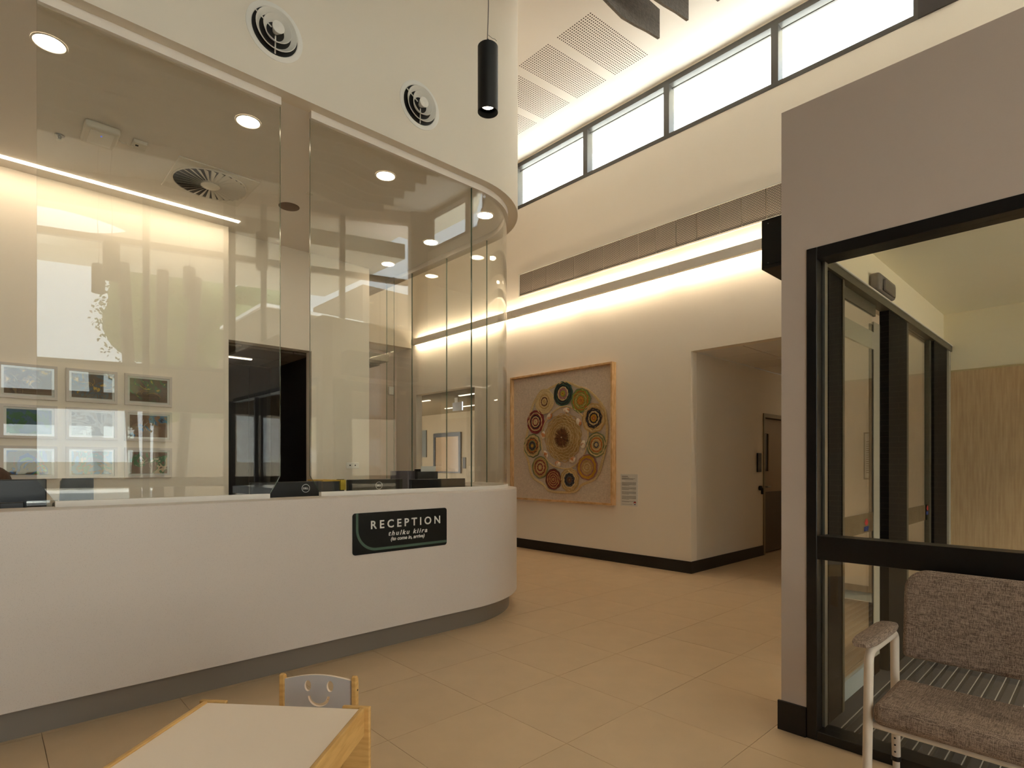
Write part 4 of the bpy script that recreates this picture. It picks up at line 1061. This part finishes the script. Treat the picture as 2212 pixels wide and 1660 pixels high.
# seated person, mostly hidden by the left monitor
def body():
    t = thing('person', 'seated person with brown hair bent behind the far left monitor', 'person', (0.05, 4.92, 0.0))
    me = bpy.data.meshes.new('body')
    X, Y = 0.05, 5.00
    J = [(X, Y, 0.55), (X, Y, 0.78), (X, Y - 0.03, 1.0), (X, Y - 0.03, 1.07), (X, Y - 0.045, 1.13), (X, Y - 0.05, 1.20), (X, Y - 0.05, 1.27),
         (X - 0.17, Y - 0.03, 0.98), (X - 0.22, Y - 0.08, 0.80), (X - 0.17, Y - 0.28, 0.77), (X - 0.13, Y - 0.36, 0.765),
         (X + 0.17, Y - 0.03, 0.98), (X + 0.22, Y - 0.08, 0.80), (X + 0.17, Y - 0.28, 0.77), (X + 0.13, Y - 0.36, 0.765),
         (X - 0.10, Y - 0.02, 0.53), (X - 0.12, Y - 0.40, 0.53), (X - 0.12, Y - 0.42, 0.09), (X - 0.12, Y - 0.55, 0.04),
         (X + 0.10, Y - 0.02, 0.53), (X + 0.12, Y - 0.40, 0.53), (X + 0.12, Y - 0.42, 0.09), (X + 0.12, Y - 0.55, 0.04)]
    J = [(a - 0.05, b - 4.92, c) for a, b, c in J]
    E = [(0, 1), (1, 2), (2, 3), (3, 4), (4, 5), (5, 6), (2, 7), (7, 8), (8, 9), (9, 10), (2, 11), (11, 12), (12, 13), (13, 14), (0, 15), (15, 16), (16, 17), (17, 18), (0, 19), (19, 20), (20, 21), (21, 22)]
    Rr = [.13, .13, .14, .06, .055, .085, .075, .06, .045, .035, .028, .06, .045, .035, .028, .09, .065, .045, .04, .09, .065, .045, .04]
    me.from_pydata(J, E, [])
    o = bpy.data.objects.new('body', me); C.objects.link(o); o.parent = t
    o.modifiers.new('skin', 'SKIN').use_smooth_shade = True
    for i, r in enumerate(Rr): me.skin_vertices[0].data[i].radius = (r, r * (0.72 if i < 3 else 1))
    me.skin_vertices[0].data[0].use_root = True
    s_ = o.modifiers.new('sub', 'SUBSURF'); s_.levels = 2; s_.render_levels = 2
    me.materials.append(mat('skin', (188, 128, 100), 0.6))
    def ell(nm, c, r, mt_, cut=None):
        m = MB(); vs = []; A_, B_ = 20, 12
        for i in range(B_ + 1):
            p_ = PI * i / B_
            for k in range(A_):
                q = 2 * PI * k / A_; vs.append((c[0] + r[0] * math.sin(p_) * math.cos(q), c[1] + r[1] * math.sin(p_) * math.sin(q), c[2] + r[2] * math.cos(p_)))
        fs = [(i * A_ + k, i * A_ + (k + 1) % A_, (i + 1) * A_ + (k + 1) % A_, (i + 1) * A_ + k) for i in range(B_ if cut is None else cut) for k in range(A_)]
        return m.add(vs, fs).build(nm, mt_, t, smooth=True)
    ell('hair', (0.05, 4.965, 1.255), (0.092, 0.105, 0.112), mat('brown_hair', (74, 46, 30), 0.6, var=0.3, vscale=60), cut=8)
    for s_ in (-1, 1):
        ell('eye', (0.05 + 0.03 * s_, 4.865, 1.235), (0.011, 0.008, 0.009), mat('eye_white', (220, 216, 210), 0.3))
        ell('ear', (0.05 + 0.086 * s_, 4.955, 1.225), (0.010, 0.020, 0.030), MATS['skin'])
    ell('nose', (0.05, 5.055, 1.205), (0.012, 0.020, 0.022), MATS['skin'])
    ell('mouth', (0.05, 4.868, 1.165), (0.024, 0.008, 0.007), mat('lips', (150, 84, 76), 0.5))
    ell('shirt', (0.05, 4.985, 0.86), (0.20, 0.145, 0.27), mat('navy_shirt', (36, 42, 60), 0.8))
    c = thing('office_chair', 'dark office chair under the seated person behind the desk', 'office chair', (0.05, 5.150, 0))
    MB().box(-0.19, 0.29, 4.820, 5.260, 0.37, 0.415).build('seat', BLACKM, c, bev=0.02)
    MB().box(-0.17, 0.27, 5.270, 5.320, 0.50, 1.0).build('backrest', BLACKM, c, bev=0.02)
    MB().cyl((0.05, 5.040, 0.10), (0.05, 5.040, 0.369), 0.025, 12).build('stem', STEEL, c, smooth=True)
    m = MB()
    for k in range(5):
        a = 2 * PI * k / 5; m.tube([(0.05, 5.040, 0.10), (0.05 + 0.28 * math.cos(a), 5.040 + 0.28 * math.sin(a), 0.055)], [0.022, 0.014], 8)
        m.cyl((0.05 + 0.28 * math.cos(a), 5.025 + 0.28 * math.sin(a), 0.028), (0.05 + 0.28 * math.cos(a), 5.055 + 0.28 * math.sin(a), 0.028), 0.0275, 12)
    m.build('wheel_base', BLACKM, c, smooth=True)
    MB().box(0.03, 0.07, 5.250, 5.275, 0.42, 0.55).build('back_bracket', BLACKM, c)
body()

# ------------------------------------------------------------------ children's table and chair
e1 = (0.663, -0.748); n1 = (0.748, 0.663)
ang = math.atan2(e1[1], e1[0])
tb = thing('play_table', 'low square play table with cream top and beech edges', 'table', (0.595, 2.302, 0), ang)
Wd, Dp, TZ = 0.612, 0.60, 0.50
# local axes: x along the back edge, y away from the camera
MB().box(0.018, Wd - 0.018, -Dp, -0.002, TZ - 0.018, TZ).build('table_top', LAMTOP, tb, local=True)
MB().box(0.0, 0.0175, -Dp, 0.0, TZ - 0.095, TZ + 0.006).build('side_rail', BEECH, tb, local=True, bev=0.004)
MB().box(Wd - 0.0175, Wd, -Dp, 0.0, TZ - 0.095, TZ + 0.006).build('side_rail', BEECH, tb, local=True, bev=0.004)
MB().box(0.0185, Wd - 0.0185, -0.075, -0.06, TZ - 0.10, TZ - 0.0185).build('apron', BEECH, tb, local=True)
MB().box(0.0185, Wd - 0.0185, -Dp + 0.06, -Dp + 0.075, TZ - 0.10, TZ - 0.0185).build('apron', BEECH, tb, local=True)
for (xa, sx_) in ((0.0, 1), (Wd, -1)):
    for (ya, sy_) in ((0.0, 1), (-Dp, -1)):
        x0, x1 = sorted((xa, xa + sx_ * 0.085)); x2, x3 = sorted((xa - sx_ * 0.018, xa - sx_ * 0.0005))
        y0, y1 = sorted((ya + sy_ * 0.0005, ya + sy_ * 0.018)); y2, y3 = sorted((ya + sy_ * 0.018, ya - sy_ * 0.075))
        m = MB().box(min(x0, x2), x1 if sx_ > 0 else x3, y0, y1, 0, TZ + 0.006)
        m.box(x2, x3, y2 if sy_ > 0 else y2, y3, 0, TZ - 0.11) if False else None
        m.build('leg', BEECH, tb, local=True, bev=0.004)
# chair
kc = thing('play_chair', 'small beech chair with grey smiling face backrest behind the play table', 'chair', (0.902, 2.339, 0), ang)
cu = bpy.data.curves.new('face', 'CURVE'); cu.dimensions = '2D'; cu.fill_mode = 'BOTH'; cu.extrude = 0.006; cu.resolution_u = 2
def spl(pts):
    s_ = cu.splines.new('POLY'); s_.points.add(len(pts) - 1)
    for i, (a, b) in enumerate(pts): s_.points[i].co = (a, b, 0, 1)
    s_.use_cyclic_u = True
BW = 0.285
out = [(0, 0.005), (BW, 0.005)] + [(BW - BW * i / 16, 0.128 + 0.020 * math.sin(PI * i / 16)) for i in range(17)]
spl(out)
for ex_ in (0.098, 0.192): spl([(ex_ + 0.0138 * math.cos(q * PI / 10), 0.103 + 0.0225 * math.sin(q * PI / 10)) for q in range(20)])
sm_o = [(0.145 + 0.046 * math.cos(PI + PI * i / 16), 0.062 + 0.043 * math.sin(PI + PI * i / 16)) for i in range(17)]
sm_i = [(0.145 + 0.0345 * math.cos(PI * 2 - PI * i / 16), 0.062 + 0.030 * math.sin(PI * 2 - PI * i / 16)) for i in range(17)]
spl(sm_o + sm_i)
to = bpy.data.objects.new('face', cu); C.objects.link(to); bpy.context.view_layer.update()
me = bpy.data.meshes.new_from_object(to.evaluated_get(bpy.context.evaluated_depsgraph_get()))
C.objects.unlink(to); bpy.data.objects.remove(to)
for v in me.vertices: v.co = Vector((v.co.x + 0.009, v.co.z + 0.0, v.co.y + 0.372))
me.materials.clear(); me.materials.append(CHAIRW); me.materials.append(LAMTOP)
me.update()
for p_ in me.polygons: p_.material_index = 0 if abs(p_.normal.y) > 0.7 else 1
o = bpy.data.objects.new('backrest', me); C.objects.link(o); o.parent = kc
for x0 in (-0.010, BW + 0.009):
    m = MB(); pr = [(-0.016, 0.0), (0.016, 0.0), (0.016, 0.49), (0.010, 0.512), (-0.002, 0.522), (-0.016, 0.518)]
    vs = [(x0, a, b) for a, b in pr] + [(x0 + 0.019, a, b) for a, b in pr]
    m.add(vs, [tuple(range(6)), tuple(range(11, 5, -1))] + [(i, 6 + i, 6 + (i + 1) % 6, (i + 1) % 6) for i in range(6)])
    m.build('leg', BEECH, kc, local=True, bev=0.002)
    MB().box(x0, x0 + 0.019, -0.255, -0.225, 0.0, 0.268).build('leg', BEECH, kc, local=True, bev=0.002)
    MB().box(x0 + 0.002, x0 + 0.017, -0.2245, -0.0165, 0.21, 0.25).build('side_rail', BEECH, kc, local=True)
    MB().cyl((x0 + (0.019 if x0 > 0 else 0), 0.002, 0.462), (x0 + (0.0205 if x0 > 0 else -0.0015), 0.002, 0.462), 0.004, 10).build('bolt', BLACKM, kc, local=True)
MB().box(-0.01, BW + 0.028, -0.27, -0.018, 0.269, 0.283).build('seat', CHAIRW, kc, local=True, bev=0.004)

# ------------------------------------------------------------------ bench chair
bc = thing('waiting_chair', 'wide brown upholstered waiting chair with white tube frame', 'chair', (2.7, 0.27, 0))
TUBE = mat('cream_tube', (216, 200, 182), 0.35)
def tubearm(y):
    pts = [(2.482, y + .006, 0.0), (2.487, y + .003, 0.30), (2.492, y, 0.60)]
    for i in range(1, 7): a = PI - (PI / 2) * i / 6; pts.append((2.537 + 0.045 * math.cos(a), y, 0.612 + 0.045 * math.sin(a)))
    for i in range(1, 7): a = PI / 2 - (PI / 2) * i / 6; pts.append((2.83 + 0.035 * math.cos(a), y, 0.622 + 0.035 * math.sin(a)))
    pts += [(2.866, y, 0.50), (2.872, y, 0.37)]
    MB().tube(pts, 0.0165, 16).build('arm_frame', TUBE, bc, smooth=True)
    MB().tube([(2.872, y, 0.37), (2.888, y, 0.115)], 0.0165, 16).build('leg', TUBE, bc, smooth=True)
    MB().tube([(2.888, y, 0.118), (2.889, y, 0.098)], 0.0185, 16).build('leg_collar', BLACK, bc, smooth=True)
    MB().tube([(2.889, y, 0.10), (2.893, y, 0.0)], 0.0135, 14).build('leg_extension', TUBE, bc, smooth=True)
    for q in range(7):
        zz = 0.14 + 0.03 * q; xx = 2.872 + 0.016 * (0.37 - zz) / 0.255
        MB().cyl((xx - 0.0155, y + 0.0, zz), (xx - 0.018, y + 0.0, zz), 0.004, 8).build('adjust_hole', BLACKM, bc)
    # arm pad
    m = MB(); vs = []; NS, NC = 12, 14
    for i in range(NS + 1):
        u = i / NS; x_ = 2.42 + 0.44 * u
        hwd = 0.042 * (1 - abs(2 * u - 1) ** 6 * 0.45); ht = 0.018 * (1 - abs(2 * u - 1) ** 6 * 0.6)
        for k in range(NC):
            q = 2 * PI * k / NC; c_, s_ = math.cos(q), math.sin(q)
            vs.append((x_, y + 0.012 * (1 if y > 0.2 else -1) + hwd * (abs(c_) ** .7) * (1 if c_ > 0 else -1), 0.694 + ht * (abs(s_) ** .7) * (1 if s_ > 0 else -1)))
    fs = [(i * NC + k, i * NC + (k + 1) % NC, (i + 1) * NC + (k + 1) % NC, (i + 1) * NC + k) for i in range(NS) for k in range(NC)]
    fs += [tuple(range(NC - 1, -1, -1)), tuple(NS * NC + k for k in range(NC))]
    m.add(vs, fs).build('arm_pad', BENCH, bc, smooth=True)
tubearm(0.652); tubearm(-0.112)
MB().tube([(2.50, 0.652, 0.378), (2.50, -0.112, 0.378)], 0.012, 12).build('front_rail', TUBE, bc, smooth=True)
MB().tube([(2.866, 0.652, 0.44), (2.866, -0.112, 0.44)], 0.012, 12).build('back_rail', TUBE, bc, smooth=True)
st = MB().box(2.455, 2.845, -0.095, 0.634, 0.39, 0.478).build('seat', BENCH, bc, bev=0.032, seg=5)
bk = MB(); pts = []
YA, YB, ZA, ZB, r = -0.105, 0.630, 0.555, 0.925, 0.085
for cx, cz, a, rr in ((YB - .02, ZA + .02, -PI / 2, .02), (YB - r, ZB - r, 0, r), (YA + r, ZB - r, PI / 2, r), (YA + .02, ZA + .02, PI, .02)):
    for i in range(9): q = a + PI / 2 * i / 8; pts.append((cx + rr * math.cos(q), cz + rr * math.sin(q)))
n_ = len(pts); vs = []
def bx(z): return 2.875 + 0.115 * (z - 0.555)
for th in (0.0, 0.055):
    vs += [(bx(b) + th, a + (0.02 * (b - ZA) if a > 0.2 else 0) * 0, b) for a, b in pts]
bk.add(vs, [tuple(range(n_)), tuple(range(2 * n_ - 1, n_ - 1, -1))] + [(i, n_ + i, n_ + (i + 1) % n_, (i + 1) % n_) for i in range(n_)])
bk.build('backrest', BENCH, bc, bev=0.018, seg=4)
for y in (0.10, -0.06): MB().tube([(2.884, y, 0.42), (2.950, y, 0.50), (2.958, y, 0.70)], 0.010, 10).build('back_support', TUBE, bc, smooth=True)

# ------------------------------------------------------------------ window wall behind the viewpoint and outside
def wl(x): return -3.59 + 0.30 * x
wa_ = math.atan(0.30); wc, ws = math.cos(wa_), math.sin(wa_)
def wpt(x, off=0.0): return (x - off * -ws * -1 if False else x + off * ws, wl(x) - off * wc)     # off: outward
def wbox(m, xa, xb, o0, o1, z0, z1):
    pts = [wpt(xa, o0), wpt(xb, o0), wpt(xb, o1), wpt(xa, o1)]
    return m.prism(pts[::-1], z0, z1)
ww = MB()
wbox(ww, -4.2, 6.55, 0.02, 0.20, 2.25, 2.96)
wbox(ww, -4.2, 6.55, 0.02, 0.20, lambda x, y: ceil_z(x) - 0.22, lambda x, y: ceil_z(x) + 0.1)
wbox(ww, -4.2, -2.245, 0.02, 0.20, 0, 2.25); wbox(ww, -4.2, -2.245, 0.02, 0.20, 2.96, lambda x, y: ceil_z(x) - 0.22)  # unseen west bay made solid to hold daylight off the desk's left end
ww.build('wall_south', TAUPE, kind='structure')
MX_ = [-2.2, -0.3, 1.95, 3.12, 3.64, 4.94, 6.2]
for i, (a, b) in enumerate(zip(MX_[:-1], MX_[1:])):
    o = thing('window_%d' % (9 + i), 'tall entrance window bay with dark mullions behind the viewpoint', None, (a, wl(a), 0), kind='structure')
    f = MB(); hwid = 0.09 if i in (3,) else 0.045
    wbox(f, a - hwid, a + hwid, -0.03, 0.12, 0, lambda x, y: ceil_z(x) - 0.2)
    wbox(f, a + hwid, b - 0.045, 0.0, 0.10, 4.93, 5.03); wbox(f, a + hwid, b - 0.045, 0.0, 0.10, 0, 0.08)
    wbox(f, a + hwid, b - 0.045, 0.0, 0.10, 2.96, 3.02)
    f.build('mullion_frame', BRONZE, o)
    for z0, z1 in ((0.08, 2.25), (3.02, 4.93), (5.03, 5.85)):
        q = MB(); wbox(q, a + hwid, b - 0.045, 0.05, 0.058, z0, min(z1, ceil_z(a) - 0.22)); q.build('pane', GLASSE, o)
    q = MB(); wbox(q, a + hwid, b - 0.045, 0.045, 0.047, 1.0, 1.16); q.build('frosted_band', FROST, o)
q = MB(); wbox(q, 6.2, 6.66, -0.05, 0.2, 0, lambda x, y: ceil_z(x)); q.build('trim_3', BRONZE, kind='structure')
MB().box(-40, 60, -60, 60, -0.4, -0.13).build('ground', CONC, kind='structure')
# canopy with an oval opening
cv = bpy.data.curves.new('canopy', 'CURVE'); cv.dimensions = '2D'; cv.fill_mode = 'BOTH'; cv.extrude = 0.15
def spl2(pts):
    s_ = cv.splines.new('POLY'); s_.points.add(len(pts) - 1)
    for i, (a, b) in enumerate(pts): s_.points[i].co = (a, b, 0, 1)
    s_.use_cyclic_u = True
spl2([wpt(-8, .22), wpt(6.15, .22), (6.15, -5.5), (-8, -9.6)])
oc = wpt(0.25, 1.45)
spl2([(oc[0] + 1.45 * math.cos(q * PI / 24) * wc - .98 * math.sin(q * PI / 24) * ws, oc[1] + 1.45 * math.cos(q * PI / 24) * ws + .98 * math.sin(q * PI / 24) * wc) for q in range(48)])
to = bpy.data.objects.new('c', cv); C.objects.link(to); bpy.context.view_layer.update()
me = bpy.data.meshes.new_from_object(to.evaluated_get(bpy.context.evaluated_depsgraph_get()))
C.objects.unlink(to); bpy.data.objects.remove(to)
for v in me.vertices: v.co.z += 5.66
me.materials.clear(); me.materials.append(SOFF)
o = bpy.data.objects.new('entrance_canopy', me); C.objects.link(o); tag(o, 'cream entrance canopy with an oval opening outside the windows', 'canopy')
for bx_, tx_, l in ((2.35, 2.10, 'left'), (2.70, 2.80, 'middle'), (3.05, 3.45, 'right')):
    o = MB().tube([(bx_, -6.05, -0.13), (tx_, -6.05, 5.49)], 0.11, 14).build('canopy_post', mat('post_brown', (96, 84, 72), 0.6), smooth=True)
    tag(o, '%s leaning round post holding up the entrance canopy' % l, 'post', 'leaning canopy posts')
# eave and lower roof outside the clerestory
MB().prism([(6.66, -3.2), (7.35, -3.2), (7.35, 10.4), (6.66, 10.4)], 6.50, 6.65).build('eave', SOFF, kind='structure')
MB().box(6.652, 14.0, -1.9, 16.1, 3.4, 3.5).build('roof_lower', ROOF, kind='structure')
MB().box(11.75, 14.0, -1.9, 16.1, 0, 3.39).build('wall_outside_east', CONC, kind='structure')

def tree(x, y, h, cr, seed, lbl, sq=0.75):
    rnd = random.Random(seed)
    t = thing('tree', lbl, 'tree', (x, y, -0.13))
    MB().tube([(x, y, -0.13), (x + .1, y, h * 0.3), (x + .25, y + .1, h * 0.6)], [cr * .07, cr * .055, cr * .03], 10).build('trunk', mat('bark', (96, 82, 68), 0.9), t, smooth=True)
    lv = MB()
    cl = [(x + rnd.uniform(-.6, .6) * cr, y + rnd.uniform(-.6, .6) * cr, h - cr * 1.0 + rnd.uniform(-.6, .6) * cr * sq, cr * rnd.uniform(.3, .5)) for _ in range(22)]
    for k in range(15000):
        c = cl[k % 22]; a = rnd.uniform(0, 2 * PI); e = math.acos(rnd.uniform(-1, 1)); rr = c[3] * rnd.uniform(.6, 1.12)
        p_ = Vector((c[0] + rr * math.sin(e) * math.cos(a), c[1] + rr * math.sin(e) * math.sin(a), c[2] + rr * math.cos(e)))
        u = Vector((rnd.uniform(-1, 1), rnd.uniform(-1, 1), rnd.uniform(-1, 1))).normalized(); v = u.orthogonal().normalized()
        s_ = cr * 0.018
        lv.quad(p_ - u * s_, p_ + v * s_ * .6, p_ + u * s_, p_ - v * s_ * .6)
    lv.build('foliage', mat('leaf_green', (96, 108, 56), 0.7, var=0.3, vscale=1.2), t, kind='stuff')
    m = MB()
    for c in cl:
        m.lathe([(c[3] * .86 * math.sin(PI * i / 7) + .001, c[3] * .86 * math.cos(PI * i / 7)) for i in range(8)], Matrix.Translation(c[:3]), 10, close=False)
    m.build('crown', MATS['leaf_green'], t, smooth=True)
tree(8.6, -22.5, 11.8, 5.2, 1, 'broad round crowned tree outside the entrance windows')
tree(17.0, -24, 8.5, 5.0, 2, 'second broad tree right of the entrance canopy')
tree(-9.0, -22, 6.6, 2.6, 4, 'small young tree left of the car park')
tree(7.2, -16.2, 4.6, 1.7, 9, 'low bushy tree in front of the broad crowned tree')
nb = thing('neighbour_building', 'brown low building with taller end block outside the entrance', 'building', (10, -12, -0.13))
NB = mat('brown_cladding', (128, 112, 92), 0.8)
MB().box(6.3, 16, -14, -10, -0.129, 6.2).build('low_block', NB, nb)
MB().box(4.4, 6.29, -14, -10.2, -0.129, 2.7).build('low_annex', NB, nb)
MB().box(9.6, 16, -14, -9.98, 6.201, 7.6).build('tall_block', NB, nb)
MB().box(6.2, 9.59, -14.1, -9.9, 6.201, 6.3).build('roof_edge', ROOF, nb)
o = MB().box(-16, 18, -34, -33.7, -0.13, 1.5).build('boundary_fence', mat('fence_paint', (168, 160, 146), 0.8)); tag(o, 'long pale fence at the far side of the car park', 'fence')
